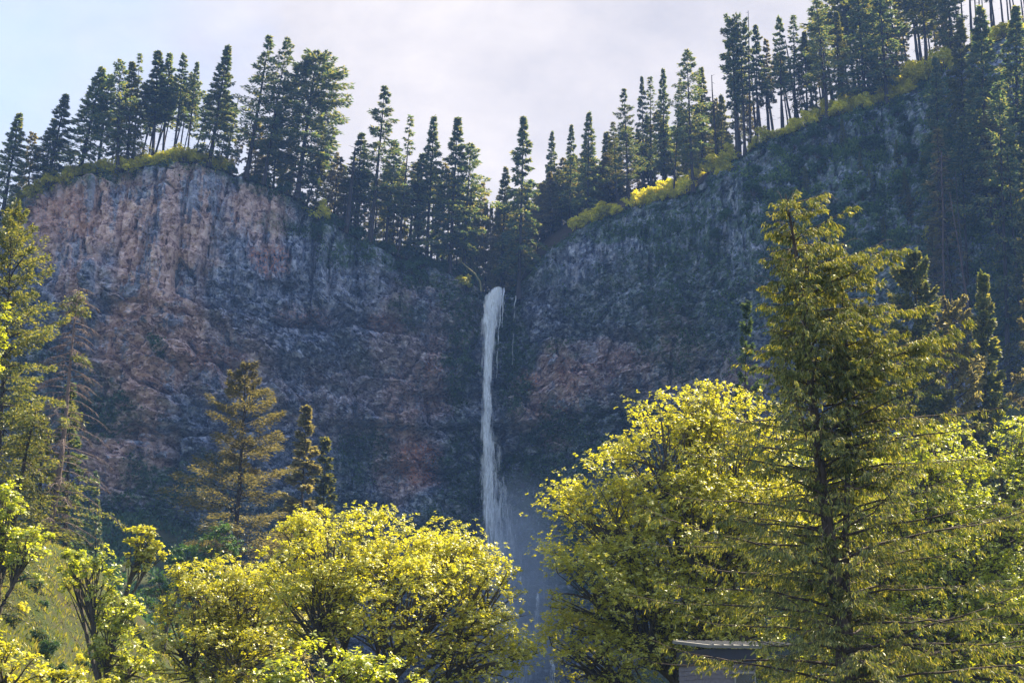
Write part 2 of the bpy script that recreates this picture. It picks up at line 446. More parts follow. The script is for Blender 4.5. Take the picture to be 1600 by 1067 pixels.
TANS = [(170, 330, 120, 60, 1), (290, 330, 60, 90, .9), (240, 430, 60, 110, 1), (210, 560, 70, 90, 1), (260, 520, 60, 80, .9), (400, 330, 45, 50, .9), (100, 360, 60, 60, .8), (180, 690, 70, 80, .9),
        (330, 560, 90, 60, .5), (120, 420, 40, 60, .8), (820, 620, 30, 50, .6), (870, 610, 40, 80, .7), (960, 580, 80, 50, .4), (640, 560, 60, 120, .4), (620, 700, 40, 70, .7), (700, 480, 60, 60, .35), (560, 620, 140, 60, .3), (1120, 600, 60, 50, .4), (1040, 560, 60, 60, .5)]
ORANGE = [(650, 712, 34, 34, 1), (425, 405, 28, 26, .9), (905, 590, 40, 24, .5), (970, 560, 50, 24, .35), (820, 592, 22, 20, .8), (470, 490, 40, 16, .5), (330, 555, 50, 18, .6), (700, 545, 30, 30, .5), (690, 580, 30, 12, .7), (590, 500, 30, 10, .6), (860, 640, 30, 15, .6), (1180, 590, 40, 20, .3), (660, 610, 60, 40, .4), (90, 330, 50, 40, .5)]
MOSS = [(722, 540, 26, 100, 1), (728, 490, 30, 40, 1), (800, 540, 26, 110, 1), (730, 740, 50, 80, .9), (830, 740, 70, 60, 1), (870, 830, 90, 140, 1), (740, 860, 120, 100, .9), (900, 690, 70, 60, 1), (990, 700, 80, 80, .8),
        (1070, 470, 90, 120, .8), (1060, 380, 60, 60, .9), (1000, 430, 70, 40, .6), (940, 480, 60, 40, .5), (1400, 320, 120, 70, 1), (1330, 400, 80, 60, .9), (1250, 300, 120, 30, .6), (1170, 460, 60, 50, .8), (1500, 260, 90, 120, 1), (1350, 260, 160, 50, .9), (1300, 350, 160, 60, 1), (1440, 230, 90, 60, .9), (1200, 330, 60, 60, .7), (1230, 420, 90, 80, .8), (1560, 420, 80, 100, .9), (1260, 230, 90, 22, .8),
        (1480, 480, 120, 100, .8), (960, 355, 90, 22, .9), (1090, 320, 50, 40, .9), (1130, 270, 60, 25, .8), (150, 640, 60, 36, 1), (240, 535, 12, 12, 1), (290, 745, 90, 36, 1), (230, 790, 90, 40, 1), (560, 700, 50, 36, .8), (530, 740, 50, 40, .6), (120, 590, 60, 30, .6), (60, 600, 60, 80, .6), (500, 350, 60, 20, .8), (610, 400, 110, 20, 1), (690, 440, 60, 20, 1), (840, 430, 40, 30, .5),
        (880, 540, 30, 20, .5), (560, 560, 20, 15, .4), (640, 490, 25, 14, .6), (430, 830, 160, 60, .6), (420, 345, 30, 12, .5), (1320, 210, 200, 26, .6), (1440, 180, 60, 30, .8)]
COLS = [(1130, 350, 80, 36, 1), (1000, 375, 70, 34, 1), (880, 410, 60, 34, .8), (1400, 215, 110, 36, 1), (1290, 280, 90, 30, 1), (425, 400, 60, 30, .8), (1180, 380, 50, 50, .8), (1340, 240, 80, 30, .8), (330, 310, 90, 40, .4), (650, 780, 40, 30, .6)]

cxs = np.unique(np.concatenate([np.linspace(-520, -165, 40), np.arange(-162, 162, 0.54), np.linspace(165, 420, 30)]))
NT = 405
tt = np.linspace(0, 1, NT)
X, T = np.meshgrid(cxs, tt, indexing='ij')
Z = -5 + (rim_z(X) + 5 - 0.0) * T
Yf = foot_y(X) + (rim_y(X) - foot_y(X)) * T ** 1.35
PX, PY = project(X, Yf, Z)
wx = 3.0 * (fbm(X / 16, Z / 22, 61) - 0.5); wz = 4 * (fbm(X / 18, Z / 12, 71) - 0.5)
vert = sstep(520, 400, PY + 60 * (fbm(X / 20, Z / 20, 77) - 0.5)) * sstep(820, 640, PX) * sstep(20, 90, PX)
vert = np.maximum(vert, 0.6 * sstep(860, 960, PX) * sstep(520, 430, PY))
disp = np.zeros_like(X)
disp += 9.0 * (fbm(X / 34, Z / 60, 1, 4) - 0.5)                       # buttresses
disp += (3.2 + 3.5 * vert) * (fbm(X / 6, Z / 45, 5, 4) - 0.5)                        # vertical ribs
colm = blob(PX, PY, COLS)
for (sx_, sz_, amp, sd_) in ((16, 13, 2.6, 11), (6.5, 4.2, 1.7, 12), (2.9, 1.9, 0.9, 13), (1.5, 1.0, 0.5, 14)):
    f1, f2, cid, tx, ty = worley((X + wx) / sx_, (Z + wz) / sz_, sd_)
    crack = np.clip((f2 - f1) / 0.16, 0, 1)
    tilt = (hash2(np.floor(cid * 9999), np.floor(cid * 777), 3) - 0.5) * tx * 2.2 + (cid + 0.05) * ty * 2.0
    d = 1.5 * amp * ((cid - 0.5) * 1.0 + tilt * 0.9) - amp * 0.8 * (1 - crack)
    disp += d * (1 - colm * (0.85 if sx_ < 7 else 0.4)) * (1 - 0.75 * vert)
for (sx_, sz_, amp, sd_) in ((7.0, 42.0, 3.2, 31), (3.0, 20.0, 1.7, 32), (1.5, 7.0, 0.7, 33)):
    f1, f2, cid, tx, ty = worley((X + 0.5 * wx) / sx_, (Z + wz) / sz_, sd_)
    disp += vert * amp * ((cid - 0.5) * 1.5 + (hash2(np.floor(cid * 9999), np.floor(cid * 333), 4) - 0.5) * tx * 1.6 - 0.7 * (1 - np.clip((f2 - f1) / 0.14, 0, 1)))
f1, f2, cid, tx, ty = worley((X + 0.3 * wx) / 1.25, (Z + wz) / 11.0, 25)
disp += colm * (2.2 * (cid - 0.5) + 1.3 * np.clip((f2 - f1) / 0.35, 0, 1))
disp += 0.8 * (fbm(X / 2.2, Z / 2.0, 81, 4) - 0.5) * 2
# undercut ledge that runs across the middle of the wall, and smaller ones above
led = 655 + 26 * (fbm(PX / 90, PX * 0, 91, 3) - 0.5)
inx = sstep(470, 540, PX) * (1 - sstep(1060, 1130, PX))
und = sstep(0, 8, PY - led) * (1 - sstep(50, 220, PY - led))
disp -= 7.0 * und * inx
for (l0, a0, a1, dep, hgt) in ((560, 240, 520, 2.6, 60), (488, 360, 640, 2.0, 50), (610, 600, 800, 2.2, 45), (660, 150, 420, 2.5, 60), (520, 850, 1050, 1.8, 40), (430, 380, 500, 2.0, 40), (640, 800, 1100, 2.0, 30), (590, 430, 620, 2.0, 35), (545, 640, 800, 1.8, 30), (700, 200, 380, 2.2, 40), (470, 130, 330, 1.6, 30), (720, 560, 740, 2.0, 40), (560, 980, 1150, 1.8, 40), (500, 400, 740, 1.8, 24), (630, 300, 500, 2.0, 30)):
    l_ = l0 + 34 * (fbm(PX / 60, PX * 0 + l0, 95, 3) - 0.5)
    disp -= 2.0 * dep * sstep(0, 5, PY - l_) * (1 - sstep(hgt * 0.3, hgt, PY - l_)) * sstep(a0, a0 + 50, PX) * (1 - sstep(a1 - 50, a1, PX))
# plunge alcove around the fall
alc = np.exp(-((PX - 785) / 120.0) ** 2) * sstep(640, 860, PY)
disp -= 5 * alc
disp -= 2.2 * np.exp(-((PX - 772) / 26.0) ** 2) * sstep(455, 520, PY)
edge = sstep(0.0, 0.02, 1 - T)
disp = disp * (0.35 + 0.65 * edge)
Yd = Yf - disp
Xd = X + 0.25 * disp * 0
mb = MB(); grid_mesh(mb, Xd, Yd, Z)
cliff = mb.build('cliff', M_ROCK, smooth=False); tag(cliff, kind='structure')
nse = fbm(X / 6, Z / 6, 131, 4) - 0.5
m_tan = np.clip(blob(PX + 40 * nse, PY + 40 * nse, TANS), 0, 1)
m_or = np.clip(blob(PX + 30 * nse, PY + 20 * nse, ORANGE), 0, 1)
m_moss = np.clip(blob(PX + 50 * nse, PY + 50 * nse, MOSS), 0, 1)
rimd = (1 - T) * (rim_z(X) + 5)
m_moss = np.maximum(m_moss, sstep(6 + 14 * nse, 0, rimd) * np.where(PX > 60, 1, 1))
at_ = cliff.data.color_attributes.new('patches', 'FLOAT_COLOR', 'POINT')
buf = np.stack([m_tan, m_or, m_moss, np.ones_like(m_tan)], -1).reshape(-1).astype(np.float32)
at_.data.foreach_set('color', buf)

def cliff_pt(px, py):
    """nearest face vertex to a photo pixel -> world point and grid index"""
    d = (PX - px) ** 2 + (PY - py) ** 2
    k = int(np.argmin(d)); i, j = divmod(k, PX.shape[1])
    return np.array([X[i, j], Yd[i, j], Z[i, j]])

# moss, ferns and ivy growing on the face: uncountable
rng = np.random.default_rng(5)
def face_cover(name, mat, weight, n, l0, l1, up=0.5, label=None, cat='ground cover'):
    w = weight.ravel().copy(); w /= w.sum()
    k = rng.choice(len(w), size=n, p=w)
    P = np.stack([X.ravel()[k], Yd.ravel()[k], Z.ravel()[k]], -1)
    P += rng.normal(0, [0.45, 0.35, 0.45], P.shape); P[:, 1] -= 0.25
    D = norm(rng.normal(0, 1, P.shape) + np.array([0, -0.9, up]))
    W = norm(np.cross(D, rng.normal(0, 1, P.shape)))
    l = rng.uniform(l0, l1, n)
    m_ = MB(); cards(m_, P, D, W, l, l * rng.uniform(0.4, 0.8, n), 0.3)
    o = m_.build(name, mat); tag(o, label, cat, kind='stuff')
    return o
clump = sstep(0.50, 0.66, fbm(X / 4.5, Z / 3.2, 151, 4))
vis = (PX > -60) & (PX < 1680) & (PY > -30) & (PY < 1100)
face_cover('moss_and_ferns', M_SHRUB_D, m_moss ** 1.5 * clump * vis + 1e-9, 42000, 0.5, 1.15, 0.5, 'dark green ferns and moss clinging to the shaded basalt face')
right = sstep(1080, 1250, PX) * vis
hi = right * clump * sstep(0.40, 0.55, fbm(X / 9, Z / 6, 161, 3)) * (m_moss + 0.3)
M_COVER = leaf_mat('slope_leaves', (0.05, 0.11, 0.04), (0.10, 0.18, 0.055), (0.19, 0.26, 0.07), 0.4, (1.5, 1.5, 0.6), 0.03, 0.1)
face_cover('slope_undergrowth', M_COVER, hi + 1e-9, 56000, 0.5, 1.3, 0.8, 'low green undergrowth covering the steep right hillside above the cedar')

# ------------------------------------------------------------------ conifers
def conifer(seed, H=40.0, R=5.0, start=0.2, nb=90, per=34, card=0.95, droop=0.25, profile='cone', irr=0.35, trunk_r=0.45, bare=10, gap=0.15, wood=True, thick=0.38, root=True, lean=0.0, fan=0.42, hang=0.18):
    """returns (trunk MB, crown MB); base at the origin"""
    r = np.random.default_rng(seed)
    tr = MB(); cr = MB()
    n = 14
    h = np.linspace(0, 1, n)
    wob = np.cumsum(r.normal(0, 0.0035 * H / n * 3, (n, 2)), axis=0); wob -= wob[0]
    pts = np.stack([wob[:, 0] + lean * H * h ** 1.5, wob[:, 1], h * H], -1)
    flare = 1 + 0.7 * np.exp(-h * 30)
    tube(tr, pts, np.maximum(trunk_r * (1 - h) ** 0.85 * flare, 0.035), 7)
    def axis(hh): return np.array([np.interp(hh, h, pts[:, 0]), np.interp(hh, h, pts[:, 1]), hh * H])
    hs = start + (1 - start) * (np.linspace(0, 1, nb) ** 0.88)
    az = r.uniform(0, 2 * PI)
    lobes = r.uniform(-1, 1, 6)
    for k in range(nb):
        hh = min(hs[k] + r.normal(0, 0.006), 0.995)
        if r.random() < gap: continue
        az += 2.399 + r.normal(0, 0.3)
        u = min(max((hh - start) / (1 - start), 0.0), 0.999)
        if profile == 'cone': pr = (1 - u) ** 0.95 * min(1, 0.5 + u * 4)
        elif profile == 'round': pr = math.sqrt(max(1 - (1.0 * u) ** 2.6, 0)) * min(1, 0.4 + u * 3)
        elif profile == 'pillar': pr = 0.75 + 0.25 * math.sin(u * 9 + seed) if u < 0.95 else 0.8
        elif profile == 'tuft': pr = math.sin(min(u * 1.15, 1) * PI * 0.85 + 0.25)
        else: pr = (1 - u) ** 0.6 * min(1, 0.3 + u * 2)
        asym = 1 + 0.28 * math.sin(az * 1 + lobes[0] * 6) * lobes[1] + 0.22 * math.sin(az * 2 + u * 9 + lobes[2] * 6)
        Lb = max(R * pr * asym * (1 + irr * r.normal(0, 0.6)), 0.12)
        Lb = min(Lb, R * 1.45)
        p0 = axis(hh)
        rise = 0.25 - droop * (1 - u) * 1.3 + 0.5 * u ** 2 + r.normal(0, 0.10)
        s = np.linspace(0, 1, 7)
        out = np.array([math.cos(az), math.sin(az), 0])
        bp = p0[None] + out[None] * (s * Lb)[:, None] + np.array([0, 0, 1.])[None] * (rise * s * Lb - droop * 0.9 * Lb * s ** 2 + 0.10 * Lb * s ** 4)[:, None]
        bp += np.cumsum(r.normal(0, 0.02 * Lb, bp.shape), 0)
        if wood: tube(tr, bp[:6], np.linspace(0.03 + 0.014 * Lb, 0.015, 6), 3)
        m = max(5, int(per * (0.35 + 0.65 * Lb / R)))
        ss = r.uniform(0.12, 1.0, m) ** 0.75
        q = np.stack([np.interp(ss, s, bp[:, i]) for i in range(3)], -1)
        side = np.array([-out[1], out[0], 0])
        sgn = r.choice([-1, 1], m)
        wdt = fan * Lb * (1 - ss * 0.65) * r.uniform(0.05, 1, m)
        q = q + side[None] * (sgn * wdt)[:, None] * 0.8 + out[None] * (wdt * 0.25)[:, None]
        q[:, 2] += r.normal(0, 0.05 * R * 0.5, m) - hang * wdt
        D = norm(out[None] * r.uniform(0.35, 1.1, m)[:, None] + side[None] * (sgn * r.uniform(0.1, 1.0, m))[:, None] + np.stack([r.normal(0, .2, m), r.normal(0, .2, m), r.normal(0.0 - droop * 0.5, 0.28, m)], -1))
        W = norm(np.cross(D, np.array([0, 0, 1.])[None] + r.normal(0, 0.5, (m, 3))))
        l = card * r.uniform(0.6, 1.35, m)
        cards(cr, q, D, W, l, l * thick * r.uniform(0.7, 1.4, m), 0.25)
    # leader
    m = 14
    zz = r.uniform(0.95, 1.0, m)
    q = np.stack([axis(a) for a in zz]); D = norm(np.stack([r.normal(0, .28, m), r.normal(0, .28, m), np.full(m, .9)], -1))
    cards(cr, q, D, norm(np.cross(D, r.normal(0, 1, (m, 3)))), card * r.uniform(.5, .9, m), card * thick * r.uniform(.4, .9, m))
    # dead stubs below the crown
    for k in range(bare):
        hh = r.uniform(0.12, start + 0.1); a = r.uniform(0, 2 * PI); Lb = r.uniform(0.15, 0.5) * R
        p0 = axis(hh); o_ = np.array([math.cos(a), math.sin(a), -0.25 + r.normal(0, .15)])
        tube(tr, np.stack([p0, p0 + o_ * Lb * 0.5, p0 + o_ * Lb + np.array([0, 0, -0.06 * Lb])]), [0.05, 0.035, 0.012], 3)
    return tr, cr

def snag(seed, H=40, trunk_r=0.4, nbr=16, R=2.0):
    r = np.random.default_rng(seed); tr = MB(); n = 12; h = np.linspace(0, 1, n)
    wob = np.cumsum(r.normal(0, 0.05, (n, 2)), 0); wob -= wob[0]
    pts = np.stack([wob[:, 0], wob[:, 1], h * H], -1)
    tube(tr, pts, np.maximum(trunk_r * (1 - 0.8 * h), 0.08), 6)
    for k in range(nbr):
        hh = r.uniform(0.3, 1.0); a = r.uniform(0, 2 * PI); Lb = R * r.uniform(0.2, 1) * (1.15 - hh * 0.6)
        p0 = np.array([np.interp(hh, h, pts[:, 0]), np.interp(hh, h, pts[:, 1]), hh * H]); o_ = np.array([math.cos(a), math.sin(a), r.normal(-0.1, .25)])
        tube(tr, np.stack([p0, p0 + o_ * Lb * 0.5, p0 + o_ * Lb + np.array([0, 0, -0.1 * Lb])]), [0.07, 0.05, 0.02], 3)
    return tr, None

PROTO = {}
USED = set()
def proto(key, H, R, parts, mat_leaf=None, mat_bark=None):
    e = empty('fir_tree' if key[:4] != 'snag' else 'dead_tree')
    parts[0].build('trunk', mat_bark or M_BARK, e, smooth=True)
    if parts[1] is not None: parts[1].build('crown', mat_leaf or M_FIR, e)
    PROTO[key] = (e, H, R)

H0 = 42.0
proto('dense', H0, 6, conifer(101, H0, 6, 0.10, 120, 150, 0.8, 0.30, 'cone', 0.35, 0.5, 4, 0.05))
proto('dense2', H0, 6, conifer(102, H0, 6, 0.16, 110, 145, 0.85, 0.38, 'cone', 0.4, 0.5, 6, 0.08))
proto('full', H0, 8, conifer(103, H0, 8, 0.17, 130, 210, 0.85, 0.30, 'round', 0.28, 0.62, 6, 0.05))
proto('high', H0, 4, conifer(104, H0, 4, 0.45, 76, 150, 0.8, 0.25, 'cone', 0.35, 0.45, 22, 0.08))
proto('high2', H0, 4, conifer(105, H0, 4, 0.42, 70, 120, 0.8, 0.25, 'cone', 0.4, 0.42, 26, 0.12))
proto('sparse', H0, 6, conifer(106, H0, 6, 0.24, 92, 110, 0.78, 0.22, 'cone', 0.55, 0.5, 22, 0.14, thick=0.32))
proto('sparse2', H0, 6, conifer(107, H0, 6, 0.18, 90, 110, 0.78, 0.34, 'broad', 0.6, 0.5, 22, 0.16, thick=0.34))
proto('spindly', H0, 3, conifer(108, H0, 3, 0.30, 76, 40, 0.85, 0.3, 'cone', 0.6, 0.36, 30, 0.2, thick=0.32))
proto('pillar', H0, 3.4, conifer(109, H0, 3.4, 0.38, 80, 140, 0.78, 0.2, 'pillar', 0.4, 0.5, 14, 0.1))
proto('pole', H0, 2.5, conifer(110, H0, 2.5, 0.70, 34, 46, 0.9, 0.2, 'tuft', 0.5, 0.33, 26, 0.1))
proto('pole2', H0, 2.5, conifer(113, H0, 2.5, 0.62, 38, 44, 0.9, 0.3, 'cone', 0.5, 0.33, 30, 0.15))
proto('young', 22.0, 4, conifer(111, 22.0, 4, 0.04, 90, 125, 0.66, 0.3, 'cone', 0.3, 0.25, 0, 0.03, wood=False))
proto('young2', 22.0, 4, conifer(112, 22.0, 4, 0.06, 84, 115, 0.66, 0.4, 'broad', 0.45, 0.25, 0, 0.08, wood=False))
proto('snag', H0, 2, snag(120, H0), mat_bark=M_BARK)
proto('snag2', H0, 2, snag(121, H0, 0.2, 70, 3.4), mat_bark=bark_mat('weathered_bark', (0.05, 0.035, 0.035), (0.13, 0.09, 0.08), 4.0))

def ground_at(x, y):
    x = np.asarray(x, float); y = np.asarray(y, float)
    if y >= rim_y(x) - 1.0: return float(ridge_z(x, np.maximum(y, rim_y(x))))
    tz = float(terrain_z(x, y))
    # face height at this depth
    f = float(foot_y(x)); r_ = float(rim_y(x))
    if y > f:
        t = ((y - f) / (r_ - f)) ** (1 / 1.35)
        return max(tz, -5 + (float(rim_z(x)) + 5) * t)
    return tz

def plant_tree(key, pxb, Y, pxt, pyt, half_px=None, mat=None, label=None, cat='conifer', group=None, rel=True, sink=0.6, rot=None, name=None):
    """stand a copy of a prototype with its foot under photo column pxb and its top at (pxt, pyt)"""
    e, H, R = PROTO[key]
    if key in USED: o = copy_tree(e)
    else: o = e; USED.add(key)
    yy = Y
    x = at(pxb, 300, 400)[0]; z = 100.0
    for it in range(12):
        if rel: yy = float(rim_y(x)) + Y
        z = ground_at(x, yy)
        # pixel row of the point (x, yy, z), then the column
        _, py = project(x, yy, z)
        x = at(pxb, py, yy)[0]
    z = ground_at(x, yy) - sink
    top = np.array(at(pxt, pyt, yy))
    base = np.array([x, yy, z])
    v = top - base; Ln = float(np.linalg.norm(v))
    sc = Ln / H
    sxy = sc
    if half_px is not None:
        sxy = half_px * (yy / cP / F) / R * 1.16
    o.location = base
    o.scale = (sxy, sxy, sc)
    tx = math.atan2(v[0], v[2])
    o.rotation_mode = 'YXZ'
    rz = random.uniform(0, 2 * PI) if rot is None else rot
    from mathutils import Matrix, Euler
    o.rotation_euler = (Matrix.Rotation(tx, 3, 'Y') @ Matrix.Rotation(rz, 3, 'Z')).to_euler('YXZ')
    if mat is not None:
        for ch in o.children:
            if ch.name.startswith('crown'):
                ch.material_slots[0].link = 'OBJECT'; ch.material_slots[0].material = mat
    if name: o.name = name
    tag(o, label, cat, group)
    return o

random.seed(7)
G_KNOLL = 'conifers along the top of the left knoll'
G_GAP = 'conifers on the saddle left of the waterfall'
G_RIDGE = 'conifers along the right ridge'
# (proto, foot column, metres behind the rim, top column, top row, half width px, material, label)
TREES = [
 ('dense', 4, 0.5, 32, 178, 34, None, 'dark bushy fir at the extreme left end of the skyline', G_KNOLL),
 ('young2', 42, 6, 52, 208, 22, M_FIR_SUN_GOLD, 'short tawny fir between the first two skyline firs on the left', G_KNOLL),
 ('dense2', 72, 1, 103, 148, 32, None, 'slim dark fir with pointed tip, second on the left knoll skyline', G_KNOLL),
 ('sparse', 62, 4, 84, 186, 26, None, 'lower fir leaning against the second skyline fir of the left knoll', G_KNOLL),
 ('dense', 122, 3, 160, 106, 38, None, 'wide dark fir with ragged left side where the knoll starts to rise', G_KNOLL),
 ('high2', 150, 6, 172, 118, 26, None, 'dark fir crowded behind the wide ragged fir on the left knoll', G_KNOLL),
 ('sparse2', 184, -1.0, 188, 94, 28, None, 'upright fir with pale trunk standing in front of the knoll bushes', G_KNOLL),
 ('dense2', 198, 3, 207, 98, 32, M_FIR_SUN_OLIVE, 'olive brown sunlit fir beside the pale trunked fir on the knoll', G_KNOLL),
 ('spindly', 205, 8, 219, 83, 15, None, 'thin forked-tipped fir poking above the olive brown fir', G_KNOLL),
 ('high', 237, 6, 249, 81, 26, None, 'long-stemmed fir with a rounded top, left one of the middle knoll pair', G_KNOLL),
 ('high', 252, 8, 264, 84, 20, None, 'long-stemmed fir with a rounded top, right one of the middle knoll pair', G_KNOLL),
 ('high2', 268, 5, 288, 85, 19, None, 'bare stemmed leaning fir with a compact tuft crown mid knoll', G_KNOLL),
 ('high2', 290, 7, 308, 98, 15, None, 'narrow fir with small crown above several bare trunks on the knoll', G_KNOLL),
 ('dense', 326, -0.8, 356, 72, 34, None, 'tall tiered fir at the right end of the bright knoll bushes', G_KNOLL),
 ('sparse', 384, 0.0, 421, 57, 40, None, 'tallest thin-branched leaning fir right of the bright knoll bushes', G_KNOLL),
 ('sparse2', 412, -0.6, 450, 61, 30, None, 'needle-topped leaning fir just left of the broadest skyline fir', G_KNOLL),
 ('full', 464, -0.5, 494, 86, 50, None, 'broadest round-crowned fir with thick trunk where the rim drops', G_KNOLL),
 ('young', 426, 6, 436, 168, 30, M_FIR_SUN_OLIVE, 'smaller olive fir filling the gap beneath the leaning firs', G_KNOLL),
 ('young2', 396, 9, 402, 190, 22, None, 'small dark fir behind the tallest leaning fir', G_KNOLL),
 ('young', 478, 3, 505, 236, 26, M_FIR_SUN_OLIVE, 'yellowish young fir at the foot of the broadest fir', G_GAP),
 ('snag', 540, 0, 556, 229, 22, None, 'broken-topped dead trunk left of the tall open fir', G_GAP),
 ('young2', 520, 6, 530, 246, 26, None, 'low feathery fir between the broken trunk and broadest fir', G_GAP),
 ('high2', 553, 6, 566, 208, 24, None, 'half hidden fir behind the broken-topped trunk', G_GAP),
 ('sparse', 578, 0, 601, 136, 40, None, 'tall open fir with long irregular branches in the saddle', G_GAP),
 ('high2', 600, 8, 618, 222, 24, None, 'dark filler fir right behind the tall open fir', G_GAP),
 ('spindly', 622, 1, 643, 180, 18, None, 'thin scraggly fir with bare stem between the saddle firs', G_GAP),
 ('dense', 666, 1, 679, 183, 32, None, 'bushy pointed fir, left of the cone shaped pair in the saddle', G_GAP),
 ('dense2', 702, 0, 715, 184, 36, None, 'cone shaped fir with sharp tip, tallest by the sky gap', G_GAP),
 ('sparse2', 724, 2, 736, 226, 38, None, 'wide skirted fir whose branches slope down toward the sky gap', G_GAP),
 ('young2', 742, 9, 752, 288, 24, None, 'low fir at the bottom of the open sky gap', G_GAP),
 ('high2', 650, 5, 661, 240, 22, None, 'shadowed fir stem between scraggly and bushy saddle firs', G_GAP),
 ('dense2', 810, -1.2, 819, 183, 36, None, 'tall fir with straight dark trunk standing beside the waterfall lip', G_GAP),
 ('dense', 783, 8, 790, 262, 26, M_FIR_SUN_OLIVE, 'shorter olive fir left of the tall fir by the waterfall lip', G_GAP),
 ('dense', 858, 32, 863, 206, 18, None, 'small bluish pointed fir just right of the waterfall fir', G_RIDGE),
 ('dense2', 890, 24, 893, 195, 18, None, 'slender bluish fir, second to the right of the waterfall fir', G_RIDGE),
 ('dense', 918, 14, 921, 176, 24, None, 'full dark pointed fir midway between waterfall and ridge bushes', G_RIDGE),
 ('sparse', 984, 0.0, 975, 140, 28, None, 'dark fir with bent tip standing over the first ridge bushes', G_RIDGE),
 ('spindly', 965, 18, 958, 192, 14, M_FIR_SUN_OLIVE, 'thin olive fir left of the bent-tipped fir', G_RIDGE),
 ('dense2', 1006, 26, 1003, 120, 16, None, 'left one of the narrow twin firs on the lower ridge', G_RIDGE),
 ('spindly', 1018, 27, 1015, 121, 15, None, 'right one of the narrow twin firs on the lower ridge', G_RIDGE),
 ('dense', 1038, 22, 1036, 108, 20, None, 'narrow fir just left of the tall crooked ridge fir', G_RIDGE),
 ('sparse2', 1083, -0.5, 1073, 80, 32, None, 'tall crooked fir with branchy flat top, trunk curving to bushes', G_RIDGE),
 ('spindly', 1052, 0.4, 1062, 122, 12, None, 'slim trunk fir beside the tall crooked ridge fir', G_RIDGE),
 ('dense2', 1098, 14, 1095, 106, 24, M_FIR_SUN_OLIVE, 'olive fir immediately right of the tall crooked ridge fir', G_RIDGE),
 ('snag', 1120, 8, 1113, 118, 12, None, 'bare pole snag between olive fir and flat-topped pillar fir', G_RIDGE),
 ('young', 1128, 12, 1126, 150, 20, None, 'low fir beneath the bare pole snag', G_RIDGE),
 ('pillar', 1152, 0, 1143, 32, 16, None, 'flat-topped pillar fir with bare lower trunk, left of its twin', G_RIDGE),
 ('pillar', 1164, 0.3, 1156, 36, 15, None, 'flat-topped pillar fir nearer the slim dead snag', G_RIDGE),
 ('snag', 1173, -0.3, 1168, 17, 10, None, 'tallest slim dead snag with hooked tip above the bright bushes', G_RIDGE),
 ('high', 1184, 14, 1181, 40, 17, None, 'short-crowned fir just right of the hooked dead snag', G_RIDGE),
 ('high2', 1200, 18, 1197, 62, 16, M_FIR_SUN_GOLD, 'tawny fir right of the hooked dead snag', G_RIDGE),
 ('high2', 1222, 14, 1217, 27, 18, None, 'dark spire fir standing against white sky right of the snag', G_RIDGE),
 ('spindly', 1243, 18, 1240, 26, 18, None, 'open spire fir last against the sky before the ridge forest', G_RIDGE),
 ('dense2', 1262, 16, 1256, 50, 22, M_FIR_SUN_OLIVE, 'olive fir left of the tall fir that leaves the frame top', G_RIDGE),
 ('sparse', 1293, -0.4, 1272, -22, 30, None, 'tall open fir on the rim whose tip leaves the frame top', G_RIDGE),
 ('dense2', 1312, 12, 1306, 20, 26, M_FIR_SUN_OLIVE, 'olive fir right behind the tall rim fir leaving the frame', G_RIDGE),
 ('dense', 1352, 3, 1338, -50, 36, None, 'big dark fir over the bright ridge shrubs, left of two', G_RIDGE),
 ('dense2', 1386, -0.4, 1370, -60, 34, None, 'big dark fir with trunk on the rim, right of two', G_RIDGE),
 ('high2', 1448, 0, 1438, -70, 26, M_FIR_SUN_OLIVE, 'pale trunk fir behind the round bright maple shrub', G_RIDGE),
 ('dense2', 1487, 1, 1478, -60, 26, None, 'dark fir above and right of the round bright maple shrub', G_RIDGE),
]
for k in TREES:
    key, pb, d, pt, ty_, hw, mat, lab, grp = k
    plant_tree(key, pb, d, pt, ty_, hw, mat, lab, 'conifer' if not key.startswith('snag') else 'dead tree', grp)

ANCH = [(32, 'leftmost skyline fir'), (103, 'second skyline fir'), (160, 'wide ragged fir'), (188, 'pale-trunked fir'), (256, 'middle knoll pair'), (288, 'leaning tuft-crowned fir'), (308, 'narrow small-crowned fir'),
        (356, 'tall tiered fir'), (421, 'tallest leaning fir'), (494, 'broadest round-crowned fir'), (556, 'broken-topped trunk'), (601, 'tall open fir'), (643, 'thin scraggly fir'), (679, 'bushy pointed fir'), (715, 'cone shaped fir'),
        (785, 'waterfall lip'), (819, 'tall waterfall fir'), (863, 'small bluish fir'), (921, 'full dark pointed fir'), (975, 'bent-tipped fir'), (1009, 'narrow twin firs'), (1073, 'tall crooked fir'), (1113, 'bare pole snag'),
        (1150, 'flat-topped pillar firs'), (1170, 'hooked dead snag'), (1217, 'dark spire fir'), (1240, 'open spire fir'), (1275, 'rim fir leaving the frame'), (1340, 'first big dark fir'), (1372, 'second big dark fir'), (1440, 'pale trunk fir'),
        (1466, 'round bright maple shrub'), (1530, 'largest hillside fir'), (1590, 'top right hillside fir')]
POOL = []
def by_anchor(o, base, px, size):
    a = min(ANCH, key=lambda t: abs(t[0] - px))
    POOL.append((o, base, 'just %s of the %s' % ('left' if px < a[0] else 'right', a[1]), size))
def name_pool():
    d = {}
    for o, b, w, sz in POOL: d.setdefault((b, w), []).append((sz, o))
    for (b, w), l in d.items():
        l.sort(key=lambda t: t[0])
        adj = {1: [''], 2: ['shorter ', 'taller '], 3: ['shortest ', 'mid-height ', 'tallest ']}.get(len(l))
        for i, (sz, o) in enumerate(l):
            o['label'] = ((adj[i] if adj else '') + b + ' ' + w)

